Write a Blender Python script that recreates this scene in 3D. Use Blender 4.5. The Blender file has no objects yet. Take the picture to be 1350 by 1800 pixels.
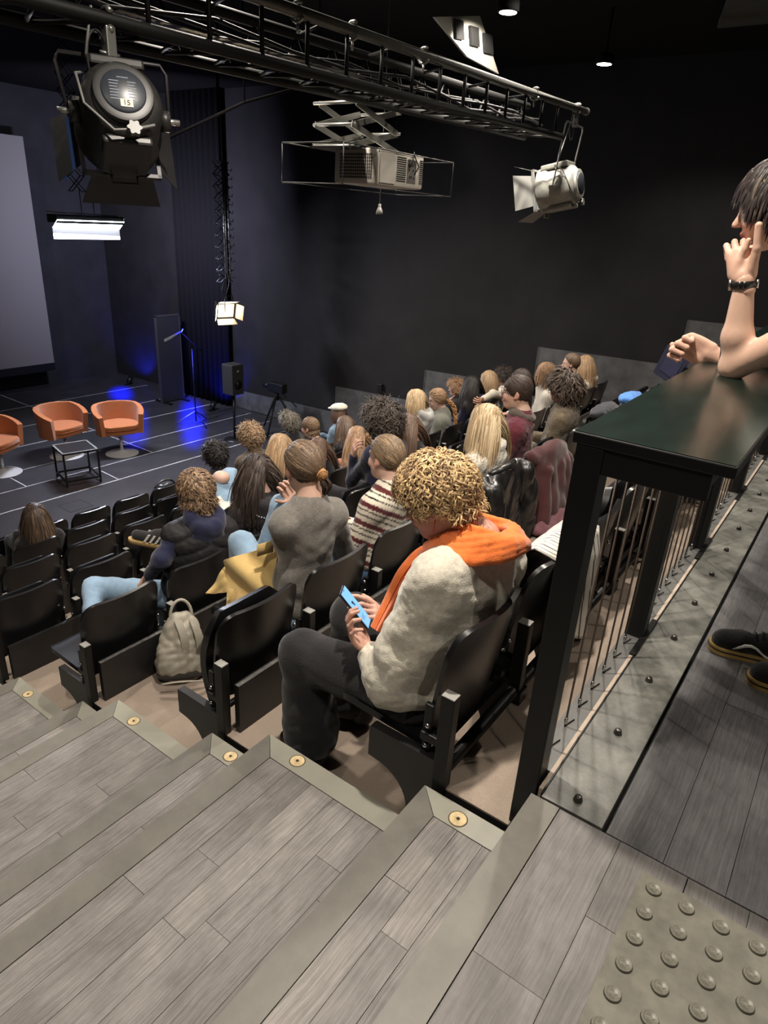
import bpy, bmesh, math, random
import numpy as np
from mathutils import Vector, Matrix, Quaternion
random.seed(7); RNG = np.random.default_rng(7)
scene = bpy.context.scene
COL = scene.collection

# ------------------------------------------------------------------ camera
CAM = np.array([0.0, 0.0, 1.38])
VX = np.array([1590, 440.0]); VY = np.array([-1155, 268.0]); PC = np.array([675, 900.0])
_d = (VX - VY) / np.linalg.norm(VX - VY)
_ft = VX + _d * np.dot(PC - VX, _d)
FPX = math.sqrt(-np.dot(VX - _ft, _d) * np.dot(VY - _ft, _d) - np.linalg.norm(_ft - PC) ** 2)
def _rc(p): return np.array([p[0] - PC[0], PC[1] - p[1], -FPX])
_X = _rc(VX); _X /= np.linalg.norm(_X)
_Y = _rc(VY); _Y -= _X * np.dot(_X, _Y); _Y /= np.linalg.norm(_Y)
ROT = np.stack([_X, _Y, np.cross(_X, _Y)])
cd = bpy.data.cameras.new('camera'); cam = bpy.data.objects.new('camera', cd); COL.objects.link(cam)
cd.sensor_fit = 'VERTICAL'; cd.sensor_height = 24.0; cd.lens = FPX / 1800 * 24.0
cd.clip_start = 0.02; cd.clip_end = 100
M4 = Matrix([list(ROT[i]) + [CAM[i]] for i in range(3)] + [[0, 0, 0, 1]])
cam.matrix_world = M4
scene.camera = cam
# survey helpers: where a sight line meets a plane of the place
def ray(p):
    v = ROT @ _rc(p); return v / np.linalg.norm(v)
def onz(p, z): v = ray(p); return CAM + v * (z - CAM[2]) / v[2]
def onx(p, x): v = ray(p); return CAM + v * (x - CAM[0]) / v[0]
def ony(p, y): v = ray(p); return CAM + v * (y - CAM[1]) / v[1]

# ------------------------------------------------------------------ world, exposure
w = bpy.data.worlds.new('world'); scene.world = w; w.use_nodes = True
w.node_tree.nodes['Background'].inputs[0].default_value = (0.010, 0.0105, 0.012, 1)
w.node_tree.nodes['Background'].inputs[1].default_value = 0.6
vs = scene.view_settings
vs.view_transform = 'Standard'; vs.look = 'None'; vs.gamma = 1.0; vs.exposure = 0.0; vs.use_curve_mapping = False

# ------------------------------------------------------------------ lights
WARM = (1.0, 0.905, 0.795)
def spot(name, loc, target, power, color, size=100, blend=0.5, radius=0.06):
    l = bpy.data.lights.new(name, 'SPOT'); l.energy = power; l.color = color
    l.spot_size = math.radians(size); l.spot_blend = blend; l.shadow_soft_size = radius
    o = bpy.data.objects.new(name, l); COL.objects.link(o); o.location = loc
    dv = Vector(target) - Vector(loc); o.rotation_euler = dv.to_track_quat('-Z', 'Y').to_euler()
    return o
CEIL = 3.3
HOUSE = [(1.57, 1.08, 3.2, 430), (-0.1, 1.3, 3.2, 150), (0.3, -1.6, 3.2, 100), (3.4, -1.0, 3.2, 130),
         (3.9, 1.2, 3.2, 230), (3.1, 3.3, 3.2, 320), (5.6, 2.6, 3.2, 460), (7.7, 1.9, 3.2, 230),
         (4.4, 5.2, 3.2, 230), (6.9, 5.2, 3.2, 330), (1.2, 4.6, 3.2, 170)]
for i, (x, y, z, p) in enumerate(HOUSE):
    spot('house_downlight_beam', (x, y, z - 0.06), (x, y, 0), p, WARM, 125, 0.7, 0.05)
# ------------------------------------------------------------------ materials
MATS = {}
def _new(name):
    m = bpy.data.materials.new(name); m.use_nodes = True
    nt = m.node_tree; return m, nt, nt.nodes['Principled BSDF']
def mat(name, col, rough=0.5, metal=0.0, var=0.0, scale=8.0, bump=0.0, bscale=60.0, spec=0.5, coat=0.0, sheen=0.0, stretch=(1, 1, 1), emit=None, estr=0.0, trans=0.0, perobj=0.0, detail=4):
    if name in MATS: return MATS[name]
    m, nt, b = _new(name); N = nt.nodes; L = nt.links
    b.inputs['Roughness'].default_value = rough; b.inputs['Metallic'].default_value = metal
    b.inputs['Specular IOR Level'].default_value = spec
    b.inputs['Coat Weight'].default_value = coat
    b.inputs['Sheen Weight'].default_value = sheen
    b.inputs['Transmission Weight'].default_value = trans
    c4 = (*col, 1); b.inputs['Base Color'].default_value = c4
    if emit: b.inputs['Emission Color'].default_value = (*emit, 1); b.inputs['Emission Strength'].default_value = estr
    if var > 0 or bump > 0 or perobj > 0:
        tc = N.new('ShaderNodeTexCoord'); mp = N.new('ShaderNodeMapping'); mp.inputs['Scale'].default_value = stretch
        L.new(tc.outputs['Object'], mp.inputs['Vector'])
        oi = N.new('ShaderNodeObjectInfo')
        if perobj > 0:
            sc = N.new('ShaderNodeVectorMath'); sc.operation = 'SCALE'; sc.inputs[0].default_value = (17, 31, 11)
            L.new(oi.outputs['Random'], sc.inputs['Scale'])
            ad = N.new('ShaderNodeVectorMath'); ad.operation = 'ADD'; L.new(mp.outputs[0], ad.inputs[0]); L.new(sc.outputs[0], ad.inputs[1])
            vec = ad.outputs[0]
        else: vec = mp.outputs[0]
        val = None
        if var > 0:
            n = N.new('ShaderNodeTexNoise'); n.inputs['Scale'].default_value = scale; n.inputs['Detail'].default_value = detail; n.inputs['Roughness'].default_value = 0.65
            L.new(vec, n.inputs['Vector'])
            mr = N.new('ShaderNodeMapRange'); mr.inputs[1].default_value = 0.3; mr.inputs[2].default_value = 0.7
            mr.inputs[3].default_value = 1 - var; mr.inputs[4].default_value = 1 + var
            L.new(n.outputs[0], mr.inputs[0]); val = mr.outputs[0]
        if perobj > 0:
            mr2 = N.new('ShaderNodeMapRange'); mr2.inputs[3].default_value = 1 - perobj; mr2.inputs[4].default_value = 1 + perobj
            L.new(oi.outputs['Random'], mr2.inputs[0])
            if val is None: val = mr2.outputs[0]
            else:
                mm = N.new('ShaderNodeMath'); mm.operation = 'MULTIPLY'; L.new(val, mm.inputs[0]); L.new(mr2.outputs[0], mm.inputs[1]); val = mm.outputs[0]
        if val is not None:
            mx = N.new('ShaderNodeVectorMath'); mx.operation = 'SCALE'; mx.inputs[0].default_value = col
            L.new(val, mx.inputs['Scale']); L.new(mx.outputs[0], b.inputs['Base Color'])
        if bump > 0:
            n2 = N.new('ShaderNodeTexNoise'); n2.inputs['Scale'].default_value = bscale; n2.inputs['Detail'].default_value = 3
            L.new(vec, n2.inputs['Vector'])
            bp = N.new('ShaderNodeBump'); bp.inputs['Strength'].default_value = bump; bp.inputs['Distance'].default_value = 0.01
            L.new(n2.outputs[0], bp.inputs['Height']); L.new(bp.outputs[0], b.inputs['Normal'])
    MATS[name] = m; return m
def srgb(r, g, b):
    f = lambda c: ((c / 255 + 0.055) / 1.055) ** 2.4 if c > 10 else c / 255 / 12.92
    return (f(r), f(g), f(b))
def vcol_mat(name, rough=0.5, sheen=0.0, bump=0.0, bscale=80, spec=0.4, sss=0.0, aniso=0.0):
    """material whose colour is stored on the mesh (attribute Col)"""
    if name in MATS: return MATS[name]
    m, nt, b = _new(name); N = nt.nodes; L = nt.links
    a = N.new('ShaderNodeAttribute'); a.attribute_name = 'Col'
    L.new(a.outputs['Color'], b.inputs['Base Color'])
    b.inputs['Roughness'].default_value = rough; b.inputs['Sheen Weight'].default_value = sheen; b.inputs['Specular IOR Level'].default_value = spec
    if bump > 0:
        tc = N.new('ShaderNodeTexCoord'); n2 = N.new('ShaderNodeTexNoise'); n2.inputs['Scale'].default_value = bscale
        L.new(tc.outputs['Object'], n2.inputs['Vector'])
        bp = N.new('ShaderNodeBump'); bp.inputs['Strength'].default_value = bump; bp.inputs['Distance'].default_value = 0.01
        L.new(n2.outputs[0], bp.inputs['Height']); L.new(bp.outputs[0], b.inputs['Normal'])
    MATS[name] = m; return m

def wood_mat(name, dark, light, tint=0.16):
    m, nt, b = _new(name); N = nt.nodes; L = nt.links
    tc = N.new('ShaderNodeTexCoord'); oi = N.new('ShaderNodeObjectInfo')
    sc = N.new('ShaderNodeVectorMath'); sc.operation = 'SCALE'; sc.inputs[0].default_value = (13, 29, 7); L.new(oi.outputs['Random'], sc.inputs['Scale'])
    ad = N.new('ShaderNodeVectorMath'); ad.operation = 'ADD'; L.new(tc.outputs['Object'], ad.inputs[0]); L.new(sc.outputs[0], ad.inputs[1])
    # long grain: noise squeezed along x, warped by a large noise (cathedral figure)
    wn = N.new('ShaderNodeTexNoise'); wn.inputs['Scale'].default_value = 5.0; wn.inputs['Detail'].default_value = 2
    L.new(ad.outputs[0], wn.inputs['Vector'])
    ws = N.new('ShaderNodeVectorMath'); ws.operation = 'SCALE'; ws.inputs['Scale'].default_value = 0.022; L.new(wn.outputs['Color'], ws.inputs[0])
    a2 = N.new('ShaderNodeVectorMath'); a2.operation = 'ADD'; L.new(ad.outputs[0], a2.inputs[0]); L.new(ws.outputs[0], a2.inputs[1])
    mp = N.new('ShaderNodeMapping'); mp.inputs['Scale'].default_value = (2.2, 62.0, 20.0); L.new(a2.outputs[0], mp.inputs['Vector'])
    g = N.new('ShaderNodeTexNoise'); g.inputs['Scale'].default_value = 3.0; g.inputs['Detail'].default_value = 6; g.inputs['Roughness'].default_value = 0.7
    L.new(mp.outputs[0], g.inputs['Vector'])
    cr = N.new('ShaderNodeValToRGB'); e = cr.color_ramp.elements
    e[0].position = 0.34; e[0].color = (*dark, 1); e[1].position = 0.74; e[1].color = (*light, 1)
    L.new(g.outputs[0], cr.inputs[0])
    # scuffs
    s = N.new('ShaderNodeTexNoise'); s.inputs['Scale'].default_value = 5; s.inputs['Detail'].default_value = 9; s.inputs['Roughness'].default_value = 0.7
    L.new(ad.outputs[0], s.inputs['Vector'])
    mr = N.new('ShaderNodeMapRange'); mr.inputs[1].default_value = 0.3; mr.inputs[2].default_value = 0.75; mr.inputs[3].default_value = 0.70; mr.inputs[4].default_value = 1.38
    L.new(s.outputs[0], mr.inputs[0])
    mr2 = N.new('ShaderNodeMapRange'); mr2.inputs[3].default_value = 1 - tint; mr2.inputs[4].default_value = 1 + tint; L.new(oi.outputs['Random'], mr2.inputs[0])
    mm = N.new('ShaderNodeMath'); mm.operation = 'MULTIPLY'; L.new(mr.outputs[0], mm.inputs[0]); L.new(mr2.outputs[0], mm.inputs[1])
    sv = N.new('ShaderNodeVectorMath'); sv.operation = 'SCALE'; L.new(cr.outputs[0], sv.inputs[0]); L.new(mm.outputs[0], sv.inputs['Scale'])
    L.new(sv.outputs[0], b.inputs['Base Color'])
    b.inputs['Roughness'].default_value = 0.55
    bp = N.new('ShaderNodeBump'); bp.inputs['Strength'].default_value = 0.25; bp.inputs['Distance'].default_value = 0.004
    L.new(g.outputs[0], bp.inputs['Height']); L.new(bp.outputs[0], b.inputs['Normal'])
    MATS[name] = m; return m

BLACKW = mat('black_painted_wall', (0.0115, 0.0108, 0.0112), 0.75, var=0.25, scale=2.0, spec=0.25)
BLACKC = mat('black_ceiling_paint', (0.006, 0.006, 0.0055), 0.9, spec=0.1)
PLANK = wood_mat('grey_wood_plank', (0.118, 0.108, 0.100), (0.262, 0.245, 0.226), .12)
PLANKD = wood_mat('dark_grey_wood_plank', (0.092, 0.090, 0.092), (0.190, 0.187, 0.188), 0.09)
PLANKL = wood_mat('smooth_landing_plank', (0.108, 0.101, 0.096), (0.195, 0.184, 0.173), .10)
NOSE = mat('grey_olive_lino_nosing', (0.135, 0.128, 0.108), 0.5, var=0.16, scale=9, bump=0.05, bscale=25)
STRIP = mat('pale_lino_end_strip', (0.265, 0.258, 0.212), 0.45, var=0.10, scale=6)
UNDER = mat('black_step_core', (0.006, 0.006, 0.006), 0.8)
CARPET = mat('taupe_carpet', (0.350, 0.283, 0.228), 0.95, var=0.13, scale=260, bump=0.6, bscale=500, spec=0.1, perobj=0.10)
SEATB = mat('black_lacquered_seat', (0.0075, 0.0075, 0.0085), 0.30, var=0.3, scale=12, spec=0.5)
METALB = mat('black_painted_metal', (0.006, 0.006, 0.006), 0.42, spec=.35)
BOARD = mat('black_board', (0.012, 0.0115, 0.0115), 0.42, var=0.25, scale=8, bump=0.04, bscale=30)
SILVER = mat('bare_steel', (0.55, 0.54, 0.50), 0.3, 1.0)
BOLT = mat('bright_bolt', (0.75, 0.75, 0.75), 0.2, 1.0)
DULL = mat('worn_steel_cap', (0.34, 0.335, 0.31), 0.5, 0.0)

# ------------------------------------------------------------------ mesh helpers
class MB:
    def __init__(s): s.v = []; s.f = []; s.sm = []
    def add(s, vs, fs, smooth=False):
        o = len(s.v); s.v += [tuple(map(float, q)) for q in vs]
        s.f += [tuple(i + o for i in f) for f in fs]; s.sm += [smooth] * len(fs); return s
    def box(s, a, b, ch=0.0):
        x0, x1 = sorted((a[0], b[0])); y0, y1 = sorted((a[1], b[1])); z0, z1 = sorted((a[2], b[2]))
        if ch <= 0:
            vs = [(x, y, z) for z in (z0, z1) for y in (y0, y1) for x in (x0, x1)]
            return s.add(vs, [(0, 2, 3, 1), (4, 5, 7, 6), (0, 1, 5, 4), (2, 6, 7, 3), (0, 4, 6, 2), (1, 3, 7, 5)])
        bm = bmesh.new(); bmesh.ops.create_cube(bm, size=1.0)
        for q in bm.verts: q.co = Vector(((x0 + x1) / 2 + q.co.x * (x1 - x0), (y0 + y1) / 2 + q.co.y * (y1 - y0), (z0 + z1) / 2 + q.co.z * (z1 - z0)))
        bmesh.ops.bevel(bm, geom=bm.edges[:], offset=ch, segments=2, affect='EDGES', profile=0.5)
        return s.bm(bm)
    def bm(s, bm, smooth=False):
        bm.verts.index_update(); vs = [q.co[:] for q in bm.verts]; fs = [[q.index for q in f.verts] for f in bm.faces]; bm.free()
        return s.add(vs, fs, smooth)
    def obox(s, c, ax, ay, az):
        c, ax, ay, az = map(np.array, (c, ax, ay, az))
        vs = [c + i * ax + j * ay + k * az for k in (-.5, .5) for j in (-.5, .5) for i in (-.5, .5)]
        return s.add(vs, [(0, 2, 3, 1), (4, 5, 7, 6), (0, 1, 5, 4), (2, 6, 7, 3), (0, 4, 6, 2), (1, 3, 7, 5)])
    def tube(s, pts, r, n=8, closed=False, smooth=True, caps=True, flat=1.0):
        pts = [np.array(p, float) for p in pts]; m = len(pts); rs = r if hasattr(r, '__len__') else [r] * m
        T = []
        for i in range(m):
            a = pts[(i - 1) % m] if (closed or i > 0) else pts[i]; b = pts[(i + 1) % m] if (closed or i < m - 1) else pts[i]
            t = b - a; T.append(t / (np.linalg.norm(t) + 1e-12))
        up = np.array([0, 0, 1.0]) if abs(T[0][2]) < 0.9 else np.array([1.0, 0, 0])
        nrm = up - T[0] * np.dot(up, T[0]); nrm /= np.linalg.norm(nrm)
        vs = []
        for i in range(m):
            nrm = nrm - T[i] * np.dot(nrm, T[i]); nrm /= (np.linalg.norm(nrm) + 1e-12); bn = np.cross(T[i], nrm)
            for k in range(n):
                a = 2 * math.pi * k / n
                vs.append(pts[i] + rs[i] * (math.cos(a) * nrm * flat + math.sin(a) * bn))
        fs = []
        for i in range(m if closed else m - 1):
            for k in range(n):
                a = i * n + k; b = i * n + (k + 1) % n; c = ((i + 1) % m) * n + (k + 1) % n; d = ((i + 1) % m) * n + k
                fs.append((a, b, c, d))
        if caps and not closed:
            fs.append(tuple(range(n - 1, -1, -1))); fs.append(tuple((m - 1) * n + k for k in range(n)))
        return s.add(vs, fs, smooth)
    def cyl(s, a, b, r, n=16, r2=None, smooth=True): return s.tube([a, b], [r, r if r2 is None else r2], n, smooth=smooth)
    def lathe(s, prof, c=(0, 0, 0), n=24, axis='z', smooth=True):
        vs = []; fs = []
        for (r, h) in prof:
            for k in range(n):
                a = 2 * math.pi * k / n
                p = (r * math.cos(a), r * math.sin(a), h)
                if axis == 'y': p = (p[0], p[2], p[1])
                if axis == 'x': p = (p[2], p[0], p[1])
                vs.append((p[0] + c[0], p[1] + c[1], p[2] + c[2]))
        m = len(prof)
        for i in range(m - 1):
            for k in range(n):
                q = (i * n + k, i * n + (k + 1) % n, (i + 1) * n + (k + 1) % n, (i + 1) * n + k)
                fs.append(q if axis != 'y' else q[::-1])
        fs.append(tuple(range(n))[::-1] if axis != 'y' else tuple(range(n)))
        e = tuple((m - 1) * n + k for k in range(n)); fs.append(e if axis != 'y' else e[::-1])
        return s.add(vs, fs, smooth)
    def sphere(s, c, r, n=12, m=8):
        rx, ry, rz = (r, r, r) if not hasattr(r, '__len__') else r
        vs = []; fs = []
        for i in range(m + 1):
            t = math.pi * i / m
            for k in range(n):
                a = 2 * math.pi * k / n
                vs.append((c[0] + rx * math.sin(t) * math.cos(a), c[1] + ry * math.sin(t) * math.sin(a), c[2] + rz * math.cos(t)))
        for i in range(m):
            for k in range(n):
                fs.append((i * n + k, (i + 1) * n + k, (i + 1) * n + (k + 1) % n, i * n + (k + 1) % n))
        return s.add(vs, fs, True)
    def prism(s, poly, lo, hi, axis='z'):
        n = len(poly)
        def P(p, h):
            return {'z': (p[0], p[1], h), 'x': (h, p[0], p[1]), 'y': (p[0], h, p[1])}[axis]
        vs = [P(p, lo) for p in poly] + [P(p, hi) for p in poly]
        fs = [tuple(range(n))[::-1], tuple(range(n, 2 * n))] + [(i, (i + 1) % n, n + (i + 1) % n, n + i) for i in range(n)]
        return s.add(vs, fs)
    def grid(s, P, thick=0.0, smooth=True):
        """P: array (m,n,3) sheet; thick>0 makes it a slab with a back face"""
        P = np.asarray(P, float); m, n = P.shape[:2]
        if thick <= 0:
            fs = [(i * n + j, i * n + j + 1, (i + 1) * n + j + 1, (i + 1) * n + j) for i in range(m - 1) for j in range(n - 1)]
            return s.add(P.reshape(-1, 3), fs, smooth)
        du = np.gradient(P, axis=0); dv = np.gradient(P, axis=1); nn = np.cross(du, dv); nn /= (np.linalg.norm(nn, axis=2, keepdims=True) + 1e-12)
        A = P + nn * thick / 2; B = P - nn * thick / 2; k = m * n
        vs = np.concatenate([A.reshape(-1, 3), B.reshape(-1, 3)])
        idx = lambda i, j: i * n + j
        fs = []
        for i in range(m - 1):
            for j in range(n - 1):
                q = (idx(i, j), idx(i + 1, j), idx(i + 1, j + 1), idx(i, j + 1)); fs.append(q); fs.append(tuple(k + t for t in q[::-1]))
        ring = [idx(0, j) for j in range(n)] + [idx(i, n - 1) for i in range(1, m)] + [idx(m - 1, j) for j in range(n - 2, -1, -1)] + [idx(i, 0) for i in range(m - 2, 0, -1)]
        for t in range(len(ring)):
            a, b = ring[t], ring[(t + 1) % len(ring)]; fs.append((a, b, k + b, k + a))
        return s.add(vs, fs, smooth)
    def mesh(s, name):
        me = bpy.data.meshes.new(name); me.from_pydata(s.v, [], s.f)
        me.polygons.foreach_set('use_smooth', s.sm); me.update()
        return me
    def build(s, name, material, parent=None, loc=None, fix=True):
        me = s.mesh(name)
        if fix:
            bm = bmesh.new(); bm.from_mesh(me); bmesh.ops.recalc_face_normals(bm, faces=bm.faces); bm.to_mesh(me); bm.free()
        me.materials.append(material)
        return link(name, me, parent, loc)
def link(name, me, parent=None, loc=None):
    o = bpy.data.objects.new(name, me); COL.objects.link(o)
    if parent: o.parent = parent
    if loc is not None: o.location = loc
    return o
def tag(o, label, cat, group=None, kind=None):
    if label: o['label'] = label
    if cat: o['category'] = cat
    if group: o['group'] = group
    if kind: o['kind'] = kind
    return o
def empty(name, loc=(0, 0, 0), rz=0.0):
    o = bpy.data.objects.new(name, None); COL.objects.link(o); o.location = loc; o.rotation_euler = (0, 0, rz); o.empty_display_size = 0.05
    return o
def thing(name, label, cat, loc=(0, 0, 0), rz=0.0, group=None): return tag(empty(name, loc, rz), label, cat, group)
def struct(name, mb, m, label=None, parent=None):
    o = mb.build(name, m, parent)
    if not parent: o['kind'] = 'structure'
    if label: o['label'] = label
    return o
KIDS = {}
def copy_tree(o, parent=None):
    c = o.copy(); COL.objects.link(c); c.parent = parent
    for ch in list(o.children): copy_tree(ch, c)
    return c
def autosmooth(o, ang=35):
    me = o.data; bm = bmesh.new(); bm.from_mesh(me)
    for e in bm.edges:
        if len(e.link_faces) == 2 and e.calc_face_angle(0) > math.radians(ang): e.smooth = False
    for f in bm.faces: f.smooth = True
    bm.to_mesh(me); bm.free(); return o
def textmesh(s, size, extr=0.0008):
    cu = bpy.data.curves.new('t', 'FONT'); cu.body = s; cu.size = size; cu.extrude = extr; cu.align_x = 'CENTER'; cu.align_y = 'CENTER'; cu.resolution_u = 3
    o = bpy.data.objects.new('t', cu); COL.objects.link(o)
    bpy.context.view_layer.update()
    me = bpy.data.meshes.new_from_object(o.evaluated_get(bpy.context.evaluated_depsgraph_get()))
    bpy.data.objects.remove(o); bpy.data.curves.remove(cu); return me

# ------------------------------------------------------------------ dimensions of the house
RY = [.72, 1.70, 2.68, 3.66, 4.64, 5.56, 6.33]                        # riser face of each row
CZ = [-.181, -.543, -.905, -1.267, -1.629, -1.96, -2.2, -2.42]        # carpet level behind each row's seats; last = stage
XA = 1.355; XW = 9.45; YB = 14.6; XL = -1.3; YR = -3.0; STAGE = CZ[7]

# ------------------------------------------------------------------ room shell
struct('wall_right', MB().box((XW, YR, -2.7), (XW + .2, YB + .2, CEIL + .2)), BLACKW, 'matt black side wall at the far end of the rows')
struct('wall_back', MB().box((-4, YB, -2.7), (XW + .2, YB + .2, CEIL + 1)), mat('glow_lifted_back_wall', (.020, .020, .023), .8, var=.2, scale=2, spec=.2), 'black wall behind the stage and screen')  # colour lifted above the other walls to stand in for lamp glow
struct('wall_left', MB().box((-4.2, 5.0, -2.7), (-4, YB + .2, CEIL + 1)), BLACKW)
struct('wall_aisle', MB().box((XL - .1, YR, -2.7), (XL, 5.2, CEIL + .2)).box((-4.2, 5.0, -2.7), (XL, 5.2, CEIL + .2)), BLACKW)
struct('wall_rear', MB().box((XL, YR - .2, -2.7), (XW + .2, YR, CEIL + .2)), BLACKW)
struct('ceiling', MB().box((-4.2, YR - .2, CEIL + .0), (XW + .2, YB + .2, CEIL + .15)), BLACKC)
# grey ceiling baffle, upper right
struct('trim_1', MB().prism([(5.2, 1.2), (7.9, 2.0), (7.9, 1.2), (5.8, .4)], CEIL - .12, CEIL - .06), mat('dim_baffle', (.035, .036, .03), .8), 'dim grey ceiling baffle above the right side')
# stepped grey sheets along the foot of the side wall
PANEL = mat('scuffed_grey_sheet', (0.085, 0.085, 0.087), 0.42, var=0.35, scale=5, spec=0.5)
for k, (ya, yb, zt, zb, rip) in enumerate([(1.0, 3.93, -.22, -1.2, 0), (3.96, 5.84, -.88, -1.8, 0), (5.87, 7.73, -1.50, -2.41, 0), (7.76, 10.4, -2.06, -2.41, 0), (-1.0, 1.98, .41, -.6, 0)]):
    slope = 0.02
    b = MB().prism([(ya, zb), (yb, zb), (yb, zt - .0), (ya, zt + .06)], XW - .035, XW - .004, 'x')
    b.box((XW - .045, ya, zb), (XW - .03, ya + .012, zt)).box((XW - .045, yb - .012, zb), (XW - .03, yb, zt - .002))
    struct('trim_%d' % (k + 2), b, PANEL, 'scuffed dark grey sheet lining the stepped foot of the side wall')

# stage floor, rolled out in strips with bright seams
STG = mat('dark_vinyl_stage_floor', (0.036, 0.035, 0.040), 0.33, var=0.22, scale=3, spec=0.5, bump=0.02, bscale=6)
fl = struct('floor_stage', MB().box((-4, RY[6] - .4, STAGE - .2), (XW, YB, STAGE)), STG, 'dark grey vinyl stage floor')
TAPE = mat('worn_white_seam_tape', (0.42, 0.42, 0.45), 0.5, var=0.35, scale=4)
def tape(a, b, w=.018):
    a = np.array(a); b = np.array(b); d = b - a; L_ = np.linalg.norm(d); d = d / L_; n = np.array([-d[1], d[0]]) * w / 2
    m = MB().prism([a - n, b - n, b + n, a + n], STAGE, STAGE + .0025).build('seam_tape', TAPE, fl)
for y, x0, x1, wd in [(8.52, 0, 9.0, .022), (9.18, 0, 9.2, .016), (9.85, 0, 9.3, .018), (10.9, 0, 9.3, .03), (11.9, 0, 9.3, .022), (13.1, 0, 9.2, .016)]:
    tape((x0, y), (x1, y), wd)
for a, b in [(onz((147, 749), STAGE), onz((269, 795.6), STAGE)), (onz((178, 828), STAGE), onz((207, 842), STAGE)), (onz((18, 840), STAGE), onz((46, 855), STAGE)), (onz((0, 694), STAGE), onz((68, 720), STAGE))]:
    tape(a[:2], b[:2], .018)
# floor hatch
h0 = onz((102, 890), STAGE); h1 = onz((140, 877), STAGE); h2 = onz((152, 884), STAGE)
hw = h1[0] - h0[0]; hx, hy = h0[0], h0[1]
b = MB()
for (xa, ya, xb, yb) in [(hx, hy, hx + hw, hy + .012), (hx, hy - .3, hx + hw, hy - .288), (hx, hy - .3, hx + .012, hy), (hx + hw - .012, hy - .3, hx + hw, hy)]:
    b.box((xa, ya, STAGE), (xb, yb, STAGE + .002))
b.build('floor_hatch', mat('hatch_gap', (.004, .004, .004), .8), fl)

# ------------------------------------------------------------------ aisle steps (two per row) with boards, nosing, end strip, peg disk
DISK = mat('pale_plywood_disk', (0.60, 0.47, 0.26), 0.6, var=0.2, scale=60)
CAPW = .082
steps = []
T = [(.40, 0.0)]
for r in range(6):
    T.append((RY[r], CZ[r])); T.append((RY[r] + .655 if r < 4 else RY[r] + .6, (CZ[r] + CZ[r + 1]) / 2))
plank_count = 0
def lay_planks(par, x0, x1, y0, y1, z, width, mtl, seed, gap=.0014, lmin=.5, lmax=1.15):
    rd = random.Random(seed); n = max(1, round((y1 - y0) / width)); wd = (y1 - y0) / n
    for j in range(n):
        x = x1; off = rd.uniform(.15, lmax); first = True
        while x > x0 + 1e-4:
            ln = off if first else rd.uniform(lmin, lmax); first = False
            xa = max(x0, x - ln)
            if xa - x0 < .12: xa = x0
            dz = rd.uniform(-.0005, .0005)
            cx, cy = (xa + x) / 2, y0 + (j + .5) * wd; hx_, hy_ = (x - xa) / 2 - gap / 2, wd / 2 - gap / 2
            MB().box((-hx_, -hy_, -.008), (hx_, hy_, 0)).build('plank', mtl, par, (cx, cy, z + dz), fix=False)
            x = xa
for k in range(1, len(T)):
    y1, z = T[k]; y0 = T[k - 1][0]
    st = MB().box((XL, y0 - .02, z - .5), (XA - .004, y1 - .004, z - .008)).build('aisle_step', UNDER)
    st['kind'] = 'structure'; st['label'] = 'grey wood-look aisle step with dark nosing'
    MB().prism([(XL, y1 - CAPW + .0015), (XA - CAPW, y1 - CAPW + .0015), (XA, y1), (XL, y1)], z - .04, z + .001).build('nosing', NOSE, st)
    MB().prism([(XA - CAPW + .0015, y1 - CAPW + .0), (XA - .0005, y1 - .002), (XA - .0005, y0 + .001), (XA - CAPW + .0015, y0 + .001)], z - .04, z + .0012).build('end_strip', STRIP, st)
    if k <= 8:
        lay_planks(st, -.75, XA - CAPW, y0 + .001, y1 - CAPW, z, .098 if k % 2 == 0 else .078, PLANK, 100 + k)
        dk = {1: (1.309, .578), 2: (1.321, 1.208), 3: (1.314, 1.547), 4: (1.313, 2.178), 6: (1.309, 3.16)}.get(k)
        if dk:
            d = MB().lathe([(.0255, 0), (.0255, .0016), (.0225, .0022), (.021, .0020), (.0055, .0020), (.0052, .0005)], (dk[0], dk[1], z + .0008), 28).build('wooden_disk', DISK, st)
            MB().lathe([(.0052, 0), (.0052, .0026), (.0046, .003)], (dk[0], dk[1], z + .0008), 14).build('screw_hole', mat('dark_hole', (.03, .015, .008), .7), d)
            # routed shadow gap ring
            MB().lathe([(.0285, 0), (.0285, .0008)], (dk[0], dk[1], z + .0007), 28).build('routed_recess', mat('routed_recess_wood', (.10, .07, .035), .8), d)
    else:
        MB().box((-.75, y0 + .001, z - .008), (XA - CAPW, y1 - CAPW, z)).build('tread_board', PLANK, st)

# landing
ld = MB().box((XL, YR, -.5), (XA, .396, -.008)).box((XA, YR, -.5), (XW, .374, -.02)).build('floor', UNDER)
ld['kind'] = 'structure'; ld['label'] = 'grey wood-look upper landing floor'
MB().box((XL, .40 - .079, -.04), (XA, .40, .001), .0).build('nosing', NOSE, ld)
lay_planks(ld, -.75, XA, .0, .319, 0.0, .134, PLANKL, 55, lmin=.6, lmax=1.2)
lay_planks(ld, -.75, XA, -1.2, -.001, 0.0, .134, PLANKL, 56, lmin=.6, lmax=1.2)
lay_planks(ld, XA + .003, 5.6, -1.2, .198, 0.0, .14, PLANKD, 57, lmin=.7, lmax=1.3)
MB().box((5.603, -1.2, -.008), (XW, .198, 0)).build('far_boards', PLANKD, ld)
MB().box((-.75, YR, -.008), (XW, -1.203, 0)).build('rear_boards', PLANKD, ld)
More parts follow.
